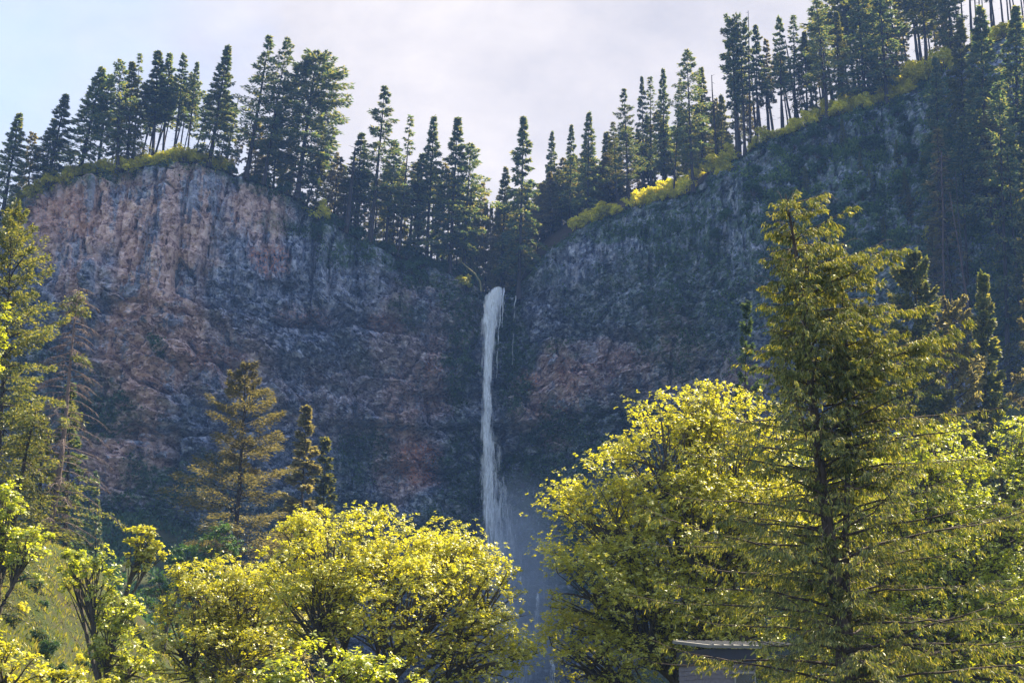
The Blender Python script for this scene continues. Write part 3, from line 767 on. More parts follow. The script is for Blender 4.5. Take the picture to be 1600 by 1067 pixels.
def backs(n, x0, x1, yt, d0, d1, keys, label, group, mats=(None,), hw=(9, 16), cat='conifer', lean=0.06):
    for i in range(n):
        pxb = x0 + (x1 - x0) * (i + random.uniform(0.1, 0.9)) / n
        pyt = np.interp(pxb, [a for a, _ in yt], [b for _, b in yt]) + random.uniform(-16, 22)
        pxt = pxb - (pxb - 800) * lean * random.uniform(0.5, 1.5)
        o = plant_tree(random.choice(keys), pxb, random.uniform(d0, d1), pxt, pyt, random.uniform(*hw), random.choice(mats), label, cat, group)
        by_anchor(o, label, pxt, -pyt)
backs(22, 150, 350, [(150, 150), (250, 128), (345, 150)], 8, 34, ['pole', 'pole2', 'pole', 'snag'], 'slender bare-stemmed thicket fir', 'thin trunks massed behind the knoll bushes', lean=0.07)
backs(7, 345, 520, [(345, 190), (520, 240)], 6, 22, ['pole2', 'young2'], 'thin shaded low fir', 'small firs beneath the leaning knoll firs')
backs(32, 520, 770, [(520, 270), (620, 262), (700, 270), (770, 330)], 4, 30, ['pole2', 'young', 'young2', 'young', 'spindly'], 'slim backlit saddle fir', 'slim firs crowding the saddle left of the fall', mats=(None, M_FIR_SUN_OLIVE, M_FIR_SUN_GOLD), hw=(12, 22))  # needle copies with sunlight in their colour lighten this shaded saddle
backs(24, 770, 960, [(770, 330), (830, 300), (880, 262), (960, 240)], 22, 60, ['young', 'young2', 'dense'], 'tawny sunlit slope fir', 'tawny firs on the slope right of the fall', mats=(M_FIR_SUN_GOLD, M_FIR_SUN_GOLD, M_FIR_SUN_OLIVE), hw=(18, 28))
backs(20, 950, 1150, [(950, 225), (1040, 190), (1100, 170), (1150, 160)], 24, 64, ['young', 'young2', 'dense2', 'pole2'], 'olive ridge forest fir', 'olive firs behind the lower ridge bushes', mats=(M_FIR_SUN_GOLD, None, M_FIR_SUN_OLIVE), hw=(14, 24))
backs(16, 1150, 1290, [(1150, 100), (1220, 90), (1290, 60)], 26, 60, ['pole', 'pole2', 'high2', 'snag'], 'slim trunk on the skyline', 'slim trunks against the sky on the upper ridge', mats=(None, M_FIR_SUN_GOLD), hw=(10, 18), lean=0.04)
backs(22, 1280, 1500, [(1280, 20), (1400, -10), (1500, -30)], 30, 66, ['pole', 'high2', 'dense2', 'pole2'], 'frame-cut hill forest fir', 'tall firs on the hill cut by the frame top', mats=(None, M_FIR_SUN_OLIVE, M_FIR_SUN_GOLD), hw=(14, 26), lean=0.03)
backs(16, 1490, 1625, [(1490, -60), (1625, -90)], 2, 34, ['pole', 'pole2', 'pole'], 'bare backlit corner trunk', 'backlit trunks in the top right corner', hw=(12, 20), lean=0.02)

# firs standing on the right hillside below the rim: depth offsets are negative (in front of the rim)
G_HILL = 'firs scattered on the steep right hillside'
HILL = [
 ('dense2', 1470, -34, 1462, 90, 34, None, 'middle-sized fir left of the hillside fir cluster'),
 ('dense', 1620, -70, 1612, 200, 44, M_FIR_SUN_OLIVE, 'olive fir at the right frame edge above the low trees'),
 ('dense', 1545, -38, 1530, 12, 48, None, 'largest dark fir filling the upper right hillside'),
 ('dense2', 1590, -30, 1588, 10, 40, None, 'dark fir at the right frame edge near the top'),
 ('dense2', 1506, -22, 1500, 30, 36, M_FIR_SUN_OLIVE, 'olive-brown fir left of the largest hillside fir'),
 ('sparse2', 1575, -60, 1560, 130, 46, None, 'dark tiered fir below the largest hillside fir'),
 ('dense', 1610, -52, 1604, 120, 40, None, 'shaded fir at the right edge halfway up the hillside'),
 ('spindly', 1494, -50, 1466, 200, 26, M_FIR_SUN_GOLD, 'pale tufted half dead fir on the hillside'),
 ('snag2', 1480, -56, 1474, 236, 26, None, 'reddish bare dead fir right below the pale tufted one'),
 ('high2', 1512, -46, 1502, 182, 24, None, 'narrow fir with bare stem behind the reddish dead fir'),
 ('snag2', 1542, -70, 1486, 300, 20, None, 'leaning grey dead trunk crossing bright shrubs'),
 ('snag', 1522, -66, 1494, 268, 12, None, 'dark leaning dead trunk between the two hillside shrubs'),
 ('high2', 1560, -44, 1546, 168, 30, M_FIR_SUN_GOLD, 'pale-branched fir with stout grey trunk on the hillside'),
 ('snag', 1600, -60, 1572, 240, 14, None, 'leaning mossy dead trunk at right frame edge'),
 ('young2', 1462, -40, 1455, 350, 16, M_FIR_SUN_GOLD, 'small pale stub fir at the edge of the green slope'),
]
for key, pb, d, pt, ty_, hw, mat, lab in HILL:
    plant_tree(key, pb, d, pt, ty_, hw, mat, lab, 'dead tree' if key.startswith('snag') else 'conifer', G_HILL)

# ------------------------------------------------------------------ mid-ground firs, finer needles
def own_tree(name, parts, H, R, pxb, Y, pxt, pyt, half_px, leaf, bark, label, cat='conifer', group=None, rot=0.0):
    PROTO['_own'] = (None, H, R)
    e = empty(name)
    parts[0].build('trunk', bark, e, smooth=True)
    if parts[1] is not None: parts[1].build('crown', leaf, e)
    PROTO['_own'] = (e, H, R); USED.discard('_own')
    return plant_tree('_own', pxb, Y, pxt, pyt, half_px, None, label, cat, group, rel=False, rot=rot)

G_MID = 'large firs standing in front of the cliff'
own_tree('fir_tree', conifer(201, 50, 9, 0.10, 130, 560, 0.42, 0.12, 'broad', 0.5, 0.5, 20, 0.26, thick=0.30, fan=0.62), 50, 9, 352, 205, 386, 570, 105, M_FIR_SUN_GOLD, M_BARK, 'big open golden brown fir in front of the left cliff', group=G_MID)
own_tree('fir_tree', conifer(202, 46, 6, 0.1, 110, 280, 0.66, 0.22, 'cone', 0.4, 0.45, 10, 0.08, thick=0.42), 46, 6, 455, 225, 478, 636, 64, M_FIR_SUN_GOLD, M_BARK, 'smaller brown fir with narrow top right of the big golden fir', group=G_MID)
own_tree('fir_tree', conifer(203, 40, 4, 0.1, 90, 220, 0.66, 0.2, 'cone', 0.35, 0.35, 6, 0.06, thick=0.42), 40, 4, 495, 230, 508, 684, 42, M_FIR_SUN_OLIVE, M_BARK, 'green-brown fir touching the right side of the smaller brown fir', group=G_MID)
own_tree('fir_tree', conifer(204, 46, 8, 0.1, 140, 420, 0.6, 0.14, 'broad', 0.4, 0.55, 14, 0.07, thick=0.5), 46, 8, 1440, 215, 1428, 398, 78, M_FIR_SUN_OLIVE, M_BARK, 'bushy olive fir directly right of the near cedar', group=G_MID)
own_tree('fir_tree', conifer(205, 44, 6, 0.05, 130, 400, 0.64, 0.16, 'cone', 0.4, 0.5, 6, 0.05, thick=0.5), 44, 6, 1548, 222, 1538, 430, 62, M_FIR_SUN_OLIVE, M_BARK, 'dense golden tipped fir beside the right hillside shadow', group=G_MID)
own_tree('fir_tree', conifer(206, 40, 5, 0.05, 100, 280, 0.62, 0.2, 'round', 0.4, 0.4, 6, 0.08, thick=0.5), 40, 5, 1492, 218, 1488, 470, 44, M_FIR_SUN_GOLD, M_BARK, 'low tawny fir wedged between two larger olive firs', group=G_MID)
own_tree('fir_tree', conifer(207, 40, 5, 0.05, 90, 240, 0.62, 0.3, 'cone', 0.4, 0.4, 6, 0.08, thick=0.4), 40, 5, 1612, 225, 1608, 392, 44, M_FIR_SUN_GOLD, M_BARK, 'pale branched fir peeking in at the right edge mid height', group=G_MID)
own_tree('fir_tree', conifer(208, 30, 4, 0.05, 90, 150, 0.5, 0.18, 'cone', 0.3, 0.3, 0, 0.05, thick=0.3), 30, 4, 1160, 150, 1165, 470, 52, leaf_mat('pale_green_needles', (0.05, 0.085, 0.04), (0.09, 0.14, 0.06), (0.14, 0.19, 0.075), 0.4, (1.4, 1.4, 0.7), 0.03), M_BARK, 'pale blue-green fir showing left behind the near cedar', group=G_MID)
# left edge
G_LEFT = 'conifers along the left side of the frame'
own_tree('fir_tree', conifer(209, 44, 7, 0.1, 130, 300, 0.50, 0.20, 'round', 0.4, 0.5, 6, 0.04, thick=0.42), 44, 7, -8, 150, 22, 332, 56, M_FIR_SUN_OLIVE, M_BARK, 'tall olive fir at left edge in front of the cliff', group=G_LEFT)
own_tree('fir_tree', conifer(210, 34, 5, 0.05, 100, 150, 0.6, 0.35, 'cone', 0.3, 0.4, 6, 0.05), 34, 5, 98, 190, 112, 600, 52, M_FIR, M_BARK, 'dark hanging-branched fir in the left gully', group=G_LEFT)
own_tree('fir_tree', conifer(211, 24, 3, 0.03, 80, 110, 0.55, 0.3, 'cone', 0.2, 0.3, 0, 0.02), 24, 3, 148, 255, 150, 738, 22, M_FIR, M_BARK, 'small neat dark cone fir right of the gully fir', group=G_LEFT)
own_tree('fir_tree', conifer(212, 30, 4, 0.03, 90, 120, 0.55, 0.4, 'cone', 0.3, 0.3, 0, 0.04), 30, 4, 60, 175, 64, 650, 46, M_FIR_SUN_OLIVE, M_BARK, 'dark fir in the gully behind the leaning dead spruce', group=G_LEFT)

def drooping(seed, H, R, nb, per, card, start=0.15, foliage=0.3):
    """near dead conifer: long arched limbs with hanging twigs; a little foliage left"""
    r = np.random.default_rng(seed); tr = MB(); cr = MB(); h = np.linspace(0, 1, 16)
    pts = np.stack([0.3 * np.sin(h * 5), 0 * h, h * H], -1)
    tube(tr, pts, 0.35 * (1 - h) ** 0.8 + 0.03, 7)
    for k in range(nb):
        hh = start + (1 - start) * k / nb; az = k * 2.4 + r.normal(0, .3); u = hh
        Lb = R * (1 - u * 0.75) * r.uniform(0.5, 1.2); s = np.linspace(0, 1, 9)
        out = np.array([math.cos(az), math.sin(az), 0]); p0 = np.array([np.interp(hh, h, pts[:, 0]), 0, hh * H])
        bp = p0 + out * (s * Lb)[:, None] + np.array([0, 0, 1.]) * (0.2 * s * Lb - 0.55 * Lb * s ** 2)[:, None] + np.cumsum(r.normal(0, .015 * Lb, (9, 3)), 0)
        tube(tr, bp, np.linspace(0.06, 0.012, 9), 4)
        m = per; ss = r.uniform(0.15, 1, m); q = np.stack([np.interp(ss, s, bp[:, i]) for i in range(3)], -1)
        for a in range(m):
            o_ = norm(out * 0.5 + np.array([-out[1], out[0], 0]) * r.choice([-1, 1]) * r.uniform(.3, 1) + np.array([0, 0, -0.35]))
            lt = r.uniform(0.4, 1.4) * (1.2 - ss[a] * 0.6)
            tube(tr, np.stack([q[a], q[a] + o_ * lt * .5, q[a] + o_ * lt + np.array([0, 0, -.35 * lt])]), [0.018, 0.013, 0.006], 3)
        if r.random() < foliage:
            m = 170; ss = r.uniform(0.1, 1, m); q = np.stack([np.interp(ss, s, bp[:, i]) for i in range(3)], -1) + r.normal(0, .25, (m, 3))
            D = norm(np.stack([r.normal(0, 1, m), r.normal(0, 1, m), r.normal(-0.8, .4, m)], -1))
            cards(cr, q, D, norm(np.cross(D, r.normal(0, 1, (m, 3)))), card * r.uniform(.6, 1.3, m), card * .3 * r.uniform(.6, 1.3, m))
    return tr, cr
own_tree('dead_tree', drooping(301, 34, 8, 90, 34, 0.5, 0.12, 0.12), 34, 8, 70, 175, 128, 448, 100, M_FIR_SUN_OLIVE, M_DEAD, 'grey bare dead spruce with tangled twigs at left', 'dead tree', None)
own_tree('dead_tree', drooping(302, 24, 6, 60, 16, 0.36, 0.1, 0.92), 24, 6, -26, 120, 62, 640, 92, M_FIR_SUN_OLIVE, M_BARK, 'leaning mossy spruce with drooping limbs at lower left', 'tree', None)

# ------------------------------------------------------------------ the near cedar
def cedar(seed=401, H=23.0):
    r = np.random.default_rng(seed)
    tr = MB(); tr2 = MB(); cr = MB(); dead = MB()
    h = np.linspace(0, 1, 22)
    def trunk_pts(kind):
        if kind == 0: return np.stack([-1.45 * h ** 1.8 + 0.10 * np.sin(h * 9), 0 * h, h * H], -1)
        return np.stack([0.35 + 0.75 * sstep(0.15, 0.9, h) + 0.07 * np.sin(h * 12), 0.3 + 0 * h, h * H * 0.905], -1)
    pa = trunk_pts(0); pb = trunk_pts(1)
    tube(tr, pa, 0.36 * (1 - h) ** 0.75 * (1 + 0.6 * np.exp(-h * 22)) + 0.02, 12)
    tube(tr2, pb[1:], (0.20 * (1 - h) ** 0.8 + 0.02)[1:], 9)
    def spray(q, out, n, size):
        """hanging flattened sprays under a twig"""
        m = len(q)
        Q = np.repeat(q, n, axis=0) + r.normal(0, 0.03, (m * n, 3))
        O = np.repeat(out, n, axis=0)
        D = norm(O * r.uniform(0.1, 0.7, (m * n, 1)) + r.normal(0, 0.32, (m * n, 3)) + np.array([0, 0, -0.85]))
        W = norm(np.cross(D, norm(r.normal(0, 1, (m * n, 3)))))
        l = size * r.uniform(0.5, 1.4, m * n)
        cards(cr, Q, D, W, l, l * r.uniform(0.14, 0.28, m * n), 0.3)
    def limb(p0, az, Lb, up, dens=1.0, size=0.21):
        s = np.linspace(0, 1, 10); out = np.array([math.cos(az), math.sin(az), 0]); side = np.array([-out[1], out[0], 0])
        bp = p0 + out * (s * Lb)[:, None] + np.array([0, 0, 1.]) * (up * s * Lb - 0.42 * Lb * s ** 2 + 0.24 * Lb * s ** 3.5)[:, None]
        bp = bp + np.cumsum(r.normal(0, 0.012 * Lb, bp.shape), 0) * np.array([1, 1, .6])
        tube(tr, bp, np.linspace(0.016 + 0.006 * Lb, 0.006, 10), 4)
        nt = max(4, int(Lb * 7.5 * dens))
        ss = np.sort(r.uniform(0.06, 1.0, nt) ** 1.05)
        for k in range(nt):
            q0 = np.array([np.interp(ss[k], s, bp[:, i]) for i in range(3)])
            d = norm(out * r.uniform(0.4, 1.0) + side * r.choice([-1, 1]) * r.uniform(0.3, 1.0) + np.array([0, 0, r.normal(0.02, 0.18)]))
            lt = (0.25 + 0.30 * Lb * (1 - ss[k]) ** 0.7) * r.uniform(0.5, 1.15)
            u = np.linspace(0, 1, 5)
            tp = q0 + d * (u * lt)[:, None] + np.array([0, 0, -1.]) * (0.22 * lt * u ** 2)[:, None]
            tube(tr, tp[[0, 2, 4]], [0.012, 0.008, 0.004], 3)
            m = max(3, int(lt * 17 * dens))
            uu = r.uniform(0.1, 1.0, m)
            q = np.stack([np.interp(uu, u, tp[:, i]) for i in range(3)], -1)
            spray(q, np.repeat(d[None], m, 0), 4, size * 1.15 * (1.0 - 0.25 * uu.mean()))
        if r.random() < 0.35:      # bleached bare twig end
            e0 = bp[-1]; d = norm(out + r.normal(0, .3, 3))
            u = np.linspace(0, 1, 5); L2 = r.uniform(0.3, 0.9)
            tube(dead, e0 + d * (u * L2)[:, None] + np.array([0, 0, 1.]) * (0.2 * L2 * np.sin(u * 3))[:, None], np.linspace(0.014, 0.004, 5), 3)
    nb = 190
    for k in range(nb):
        hh = 0.10 + 0.89 * (k / nb) ** 0.85
        az = k * 2.399 + r.normal(0, .35); u = hh
        Lb = (1.05 + 9.8 * (1 - u) ** 0.85) * r.uniform(0.6, 1.2)
        Lb = min(Lb, 9.5) * (1 + (0.1 + 0.35 * sstep(.45, .75, u)) * math.cos(az))
        Lb *= 0.80 + 0.20 * sstep(0.03, 0.3, 1 - u)
        p0 = np.array([np.interp(hh, h, pa[:, i]) for i in range(3)])
        limb(p0, az, Lb, r.uniform(0.12, 0.42) + 0.25 * u, 0.78 if u > 0.62 else 0.40)
    for k in range(70):           # short leafy boughs close round the trunks
        hh = 0.08 + 0.86 * r.random(); az = r.uniform(0, 2 * PI); src = pa if k % 2 else pb
        limb(np.array([np.interp(hh, h, src[:, i]) for i in range(3)]), az, r.uniform(0.9, 2.3) * (1.15 - hh * .5), r.uniform(0.0, 0.4), 1.25, 0.24)
    for k in range(60):
        hh = 0.5 + 0.49 * (k / 60)
        az = k * 2.399 + 1 + r.normal(0, .35)
        Lb = (1.1 + 5.0 * (1 - hh) ** 0.75) * r.uniform(0.5, 1.1)
        p0 = np.array([np.interp(hh, h, pb[:, i]) for i in range(3)])
        if math.cos(az) < -0.2: Lb *= 0.6
        limb(p0, az, Lb, r.uniform(0.2, 0.5), 1.0)
    for k in range(70):            # dead pale branchlets
        hh = r.uniform(0.15, 0.92); az = r.uniform(0, 2 * PI); d = np.array([math.cos(az), math.sin(az), r.normal(0, .25)])
        p0 = np.array([np.interp(hh, h, pa[:, i]) for i in range(3)]); L2 = (0.8 + 5.5 * (1 - hh)) * r.uniform(.4, 1)
        u = np.linspace(0, 1, 8); bp = p0 + d * (u * L2)[:, None] + np.array([0, 0, 1.]) * (-0.3 * L2 * u ** 2)[:, None] + np.cumsum(r.normal(0, .04 * L2 / 3, (8, 3)), 0)
        tube(dead, bp, np.linspace(0.02, 0.005, 8), 4)
        for j in range(5):
            a = r.uniform(.4, 1); q0 = np.array([np.interp(a, u, bp[:, i]) for i in range(3)]); dd = norm(d + r.normal(0, .7, 3))
            tube(dead, np.stack([q0, q0 + dd * .2, q0 + dd * r.uniform(.3, .6) + np.array([0, 0, .05])]), [0.009, 0.006, 0.003], 3)
    return tr, tr2, cr, dead
ce = empty('cedar_tree')
YC = 62.0
bx_, _, _ = at(1322, 1110, YC)
ctop = at(1236, 303, YC)
zc = float(terrain_z(np.array(bx_), np.array(YC))) - 0.1
Hc = ctop[2] - zc
t1_, t2_, c1_, d1_ = cedar(401, Hc)
t1_.build('trunk', M_BARK_NEAR, ce, smooth=True); t2_.build('second_trunk', M_BARK_NEAR, ce, smooth=True)
c1_.build('crown', M_CEDAR, ce); dd_ = d1_.build('dead_branches', M_DEAD, ce); dd_['kind'] = 'stuff'
ce.location = (bx_, YC, zc)
print('cedar H', Hc, 'top x offset wanted', ctop[0] - bx_)
tag(ce, 'large near cedar with drooping sprays and two dark trunks, rising in front of maples', 'cedar')

# ------------------------------------------------------------------ broadleaf trees
def rosettes(mb, P, up, leaf, k, r, spread=0.22):
    """k leaves arranged in a drooping rosette at each P; up = axis (n,3)"""
    n = len(P)
    up = norm(up)
    a = norm(np.cross(up, r.normal(0, 1, (n, 3)))); b = np.cross(up, a)
    for j in range(k):
        ang = j * 2 * PI / k + r.uniform(-0.5, 0.5, n)
        o = a * np.cos(ang)[:, None] + b * np.sin(ang)[:, None]
        tilt = r.uniform(-0.55, 0.5, n)[:, None] - 0.1
        D = norm(o + up * tilt + r.normal(0, .15, (n, 3)))
        base = P + o * (leaf * spread * r.uniform(0.1, 1.6, n))[:, None] + up * (r.uniform(-0.5, 0.5, n) * leaf)[:, None]
        W = norm(np.cross(D, up) + r.normal(0, 0.25, (n, 3)))
        l = leaf * r.uniform(0.65, 1.25, n)
        cards(mb, base, D, W, l, l * r.uniform(0.75, 1.05, n), 0.22)

def broadleaf(name, seed, root, lobes, leaf, dens, leafmat, label, cat='tree', group=None, k=7, fz=0.45, trunk_r=0.35, sub=0.30, limbs=True, name2=None, nsub=34):
    """root: trunk foot (world). lobes: (centre world, radius xyz). Crown = small domed clumps over the shell of each lobe."""
    r = np.random.default_rng(seed)
    e = empty(name); e.location = root
    R0 = np.array(root)
    tr = MB(); cr = MB(); lm = []
    cen = np.array([l[0] for l in lobes]) - R0
    fork = np.array([cen[:, 0].mean() * (fz - 0.2), cen[:, 1].mean() * (fz - 0.2), max(cen[:, 2].min() * fz, 0.5)])
    u = np.linspace(0, 1, 7)[:, None]
    tube(tr, np.array([0, 0, -0.6]) * (1 - u) + fork * u + 0.12 * np.sin(u * 5) * np.array([1, .5, 0]), (trunk_r * (1.25 - 0.45 * u[:, 0])), 9)
    for ci, (c, rad) in enumerate(lobes):
        c = np.array(c) - R0; rad = np.array(rad, float)
        lb = MB()
        u8 = np.linspace(0, 1, 9)[:, None]
        mid = (fork + c) / 2 + r.normal(0, 0.12, 3) * rad.mean() + np.array([0, 0, -0.12 * np.linalg.norm(c - fork)])
        start = c - np.array([0, 0, 0.25 * rad[2]])
        path = (1 - u8) ** 2 * fork + 2 * u8 * (1 - u8) * mid + u8 ** 2 * start
        path += np.cumsum(r.normal(0, 0.02 * rad.mean(), path.shape), 0)
        tube(lb, path, np.linspace(trunk_r * 0.62, trunk_r * 0.22, 9), 6)
        vol = (rad[0] * rad[1] * rad[2]) ** (1 / 3)
        ns = int(nsub * (0.8 + 0.2 * vol))
        # sub-lobes over the shell (denser above) and a few inside
        d = norm(r.normal(0, 1, (ns, 3)) + np.array([0, 0, 0.25]))
        rr = r.uniform(0.50, 1.0, ns) ** 0.5
        sc_ = c + d * rr[:, None] * rad * (1 + 0.17 * r.normal(0, 1, (ns, 1)))
        for i in range(ns):
            sr = sub * vol * r.uniform(0.4, 1.25)
            # limb to the clump
            a0 = path[int(r.integers(4, 9))]
            m_ = (a0 + sc_[i]) / 2 + r.normal(0, .08, 3) * vol + np.array([0, 0, 0.08 * vol])
            u5 = np.linspace(0, 1, 6)[:, None]
            pth = (1 - u5) ** 2 * a0 + 2 * u5 * (1 - u5) * m_ + u5 ** 2 * (sc_[i] - np.array([0, 0, .3 * sr]))
            pth += np.cumsum(r.normal(0, .012 * vol, pth.shape), 0)
            tube(lb, pth, np.linspace(trunk_r * 0.22, 0.02, 6), 4)
            nr = max(6, int(1.5 * dens * sr ** 2 / leaf ** 2))
            dd = norm(r.normal(0, 1, (nr, 3)) + np.array([0, 0, 0.75]) + 0.35 * d[i])
            q = sc_[i] + dd * (sr * r.uniform(0.40, 1.45, (nr, 1)) * np.where(r.random((nr, 1)) < 0.3, 1.5, 1.0)) * np.array([1.2, 1.2, 0.72])
            rosettes(cr, q, dd * 0.6 + np.array([0, 0, 1.0]) + r.normal(0, .25, (nr, 3)), leaf, k, r)
            for t_ in range(min(5, nr)):
                tube(lb, np.stack([pth[-1], (pth[-1] + q[t_]) / 2 + r.normal(0, .05, 3) * sr, q[t_]]), [0.02, 0.012, 0.006], 3)
        lm.append(lb)
    tr.build('trunk', M_MAPLEBARK, e, smooth=True)
    for lb in lm: lb.build('limb', M_MAPLEBARK, e, smooth=True)
    cr.build('crown', leafmat, e)
    tag(e, label, cat, group)
    return e

def lob(lst, Y):
    """lobes given as photo column, row, radius px (x, z), metres nearer/further"""
    out = []
    for (px, py, rx, rz, dy) in lst:
        Yk = Y + dy; m = Yk / cP / F
        out.append((at(px, py, Yk), (rx * m, (rx + rz) * 0.36 * m, rz * m)))
    return out
def foot(px, Y):
    x = at(px, 1000, Y)[0]
    return (x, Y, float(terrain_z(np.array(x), np.array(Y))))

G_MAPLE = 'sunlit maples below the waterfall'
broadleaf('maple_tree', 501, foot(560, 88), lob([(520, 872, 78, 70, 0), (610, 870, 80, 66, 2), (700, 905, 76, 64, 0), (765, 950, 56, 70, -1), (640, 960, 110, 80, -3), (480, 950, 70, 70, -2), (740, 1030, 90, 60, -2), (470, 850, 50, 48, 3)], 88),
          0.165, 0.95, M_MAPLE_Y, 'broad yellow-green maple just left of the waterfall foot', 'maple', G_MAPLE, nsub=30)
broadleaf('maple_tree', 502, foot(330, 96), lob([(340, 930, 85, 60, 0), (285, 1000, 62, 70, -1), (400, 960, 80, 80, 1), (370, 1040, 90, 60, -3)], 96),
          0.165, 0.92, M_MAPLE_Y, 'yellow maple with many fine upright stems at lower left of centre', 'maple', G_MAPLE, nsub=30)
broadleaf('maple_tree', 503, foot(520, 72), lob([(500, 1060, 70, 48, 0), (585, 1068, 60, 44, 1), (445, 1090, 60, 40, 0)], 72),
          0.22, 1.3, M_MAPLE, 'low leafy maple top along the bottom edge, centre left', 'maple', G_MAPLE, nsub=28)
broadleaf('maple_tree', 504, foot(1130, 92), lob([(1040, 720, 95, 80, 2), (960, 820, 90, 80, 0), (1080, 850, 130, 100, 0), (930, 920, 70, 66, -2), (1000, 960, 110, 90, -3), (1150, 700, 80, 80, 4), (1130, 1000, 110, 80, -2), (925, 1040, 70, 60, -3), (1090, 655, 52, 46, 4), (1200, 850, 110, 110, 3)], 92),
          0.172, 0.90, M_MAPLE_Y, 'huge golden-green maple right of the waterfall, left of the cedar', 'maple', G_MAPLE, trunk_r=0.5, nsub=32)
broadleaf('maple_tree', 505, foot(1450, 98), lob([(1420, 780, 100, 80, 0), (1370, 900, 110, 110, 0), (1500, 880, 110, 120, 1), (1580, 800, 80, 90, 2), (1460, 1010, 120, 90, -2), (1590, 980, 80, 110, -1), (1470, 720, 60, 50, 2), (1600, 700, 50, 44, 4), (1300, 1000, 100, 80, 1), (1280, 780, 80, 100, 5)], 98),
          0.185, 0.78, M_MAPLE, 'wide green maple behind the cedar reaching the right edge', 'maple', G_MAPLE, trunk_r=0.5, nsub=30)
broadleaf('maple_tree', 506, foot(170, 104), lob([(140, 900, 36, 34, 0), (186, 955, 34, 40, 0), (178, 1010, 32, 36, -1), (115, 880, 20, 20, 2), (205, 1045, 40, 36, 0)], 104),
          0.25, 1.3, M_MAPLE, 'rounded light green maple at the foot of the sunny grass spur', 'maple', 'leafy trees at lower left', nsub=26, fz=0.7)
broadleaf('maple_tree', 507, foot(152, 107), lob([(222, 845, 26, 22, 0), (212, 872, 22, 16, 0), (238, 868, 20, 20, 0)], 107),
          0.26, 1.2, M_MAPLE_Y, 'slender leaning tree with small open crown before the dark cliff foot', 'tree', 'leafy trees at lower left', trunk_r=0.22, nsub=14, fz=0.72)
broadleaf('maple_tree', 508, foot(-40, 120), lob([(-26, 490, 32, 44, 0), (-18, 560, 34, 40, 0)], 120),
          0.26, 1.3, M_MAPLE, 'bright green maple foliage hugging the left frame edge', 'maple', 'leafy trees at lower left', nsub=26, fz=0.7)
broadleaf('maple_tree', 509, foot(-10, 103), lob([(0, 800, 34, 40, 0), (42, 862, 34, 34, 0), (-14, 870, 34, 44, 0)], 103),
          0.26, 1.3, M_MAPLE, 'sunlit leafy tree mass above the grassy spur at left', 'maple', 'leafy trees at lower left', nsub=26, fz=0.7)
broadleaf('maple_tree', 510, foot(60, 60), lob([(0, 1060, 60, 40, 0), (80, 1085, 60, 34, 0), (-30, 1000, 30, 40, 0), (170, 1095, 50, 26, 0)], 60),
          0.17, 1.3, M_MAPLE_Y, 'bright maple twigs along the bottom left corner', 'maple', G_MAPLE, nsub=22)
broadleaf('maple_tree', 511, foot(250, 170), lob([(290, 880, 26, 26, 0), (255, 930, 26, 30, 0), (340, 850, 30, 30, 0), (320, 900, 30, 30, 0)], 170),
          0.3, 1.2, M_SHRUB_D, 'dull green shrubby tree behind the yellow stemmed maple', 'tree', 'leafy trees at lower left', nsub=20)

# ------------------------------------------------------------------ shrubs on the rim (individual things)
SHRUB = {}
def shrub_proto(key, seed, leafmat, nsub=18, leaf=0.31, h=3.9, w=2.3, tall=False):
    r = np.random.default_rng(seed); e = empty('shrub'); st = MB(); cr = MB()
    for i in range(nsub):
        d = norm(r.normal(0, 1, 3) + np.array([0, 0, 0.9])); c = d * np.array([w, w, h]) * r.uniform(0.5, 0.9)
        c[2] = abs(c[2]) + 0.3
        tube(st, np.stack([np.zeros(3), c * 0.5 + r.normal(0, .15, 3), c]), [0.06, 0.04, 0.015], 4)
        nr = 26; dd = norm(r.normal(0, 1, (nr, 3)) + np.array([0, 0, .6]))
        q = c + dd * r.uniform(0.35, 1.0, (nr, 1)) * np.array([0.85, .85, .7])
        rosettes(cr, q, dd + np.array([0, 0, 1.]), leaf, 4, r)
    st.build('stems', M_MAPLEBARK, e); cr.build('leaves', leafmat, e)
    SHRUB[key] = [e, False]
for i in range(3): shrub_proto('y%d' % i, 600 + i, M_SHRUB_Y)
for i in range(3): shrub_proto('d%d' % i, 610 + i, M_SHRUB_D)
def put_shrub(key, P, s, label, group, sz=None):
    e, used = SHRUB[key]
    o = copy_tree(e) if used else e
    SHRUB[key][1] = True
    o.location = P; o.scale = (s, s, sz or s); o.rotation_euler = (0, 0, random.uniform(0, 6.28))
    tag(o, label, 'shrub', group)
    return o
def rim_row(kind, n, x0, x1, d0, d1, s0, s1, label, group):
    for i in range(n):
        px = x0 + (x1 - x0) * (i + random.random()) / n
        x = at(px, 280, 405)[0]
        for _ in range(6):
            zz = float(rim_z(x)); yy = float(rim_y(x)); _, py = project(x, yy, zz); x = at(px, py, yy)[0]
        d = random.uniform(d0, d1); y = float(rim_y(x)) + d
        z = ground_at(x, y) - 0.4
        sc = random.uniform(s0, s1)
        o = put_shrub('%s%d' % (kind, random.randrange(3)), (x, y, z), sc, label, group)
        by_anchor(o, label, px, sc)
rim_row('y', 12, 12, 118, -0.5, 3, 1.0, 1.4, 'dull green rim shrub', 'shrubs on the left shoulder of the knoll')
rim_row('y', 20, 118, 260, -0.5, 4, 1.1, 1.5, 'green-yellow rim shrub', 'shrubs on the knoll rim left of the crest')
rim_row('y', 18, 250, 352, 0.0, 4, 1.2, 1.75, 'brilliant yellow crest shrub', 'bright shrubs on the knoll crest')
rim_row('d', 10, 340, 520, -1, 3, 0.7, 1.1, 'dark rim scrub', 'dark scrub under the leaning firs')
rim_row('d', 20, 500, 745, -1.5, 4, 0.9, 1.5, 'dark green saddle shrub', 'dark shrubs edging the saddle')
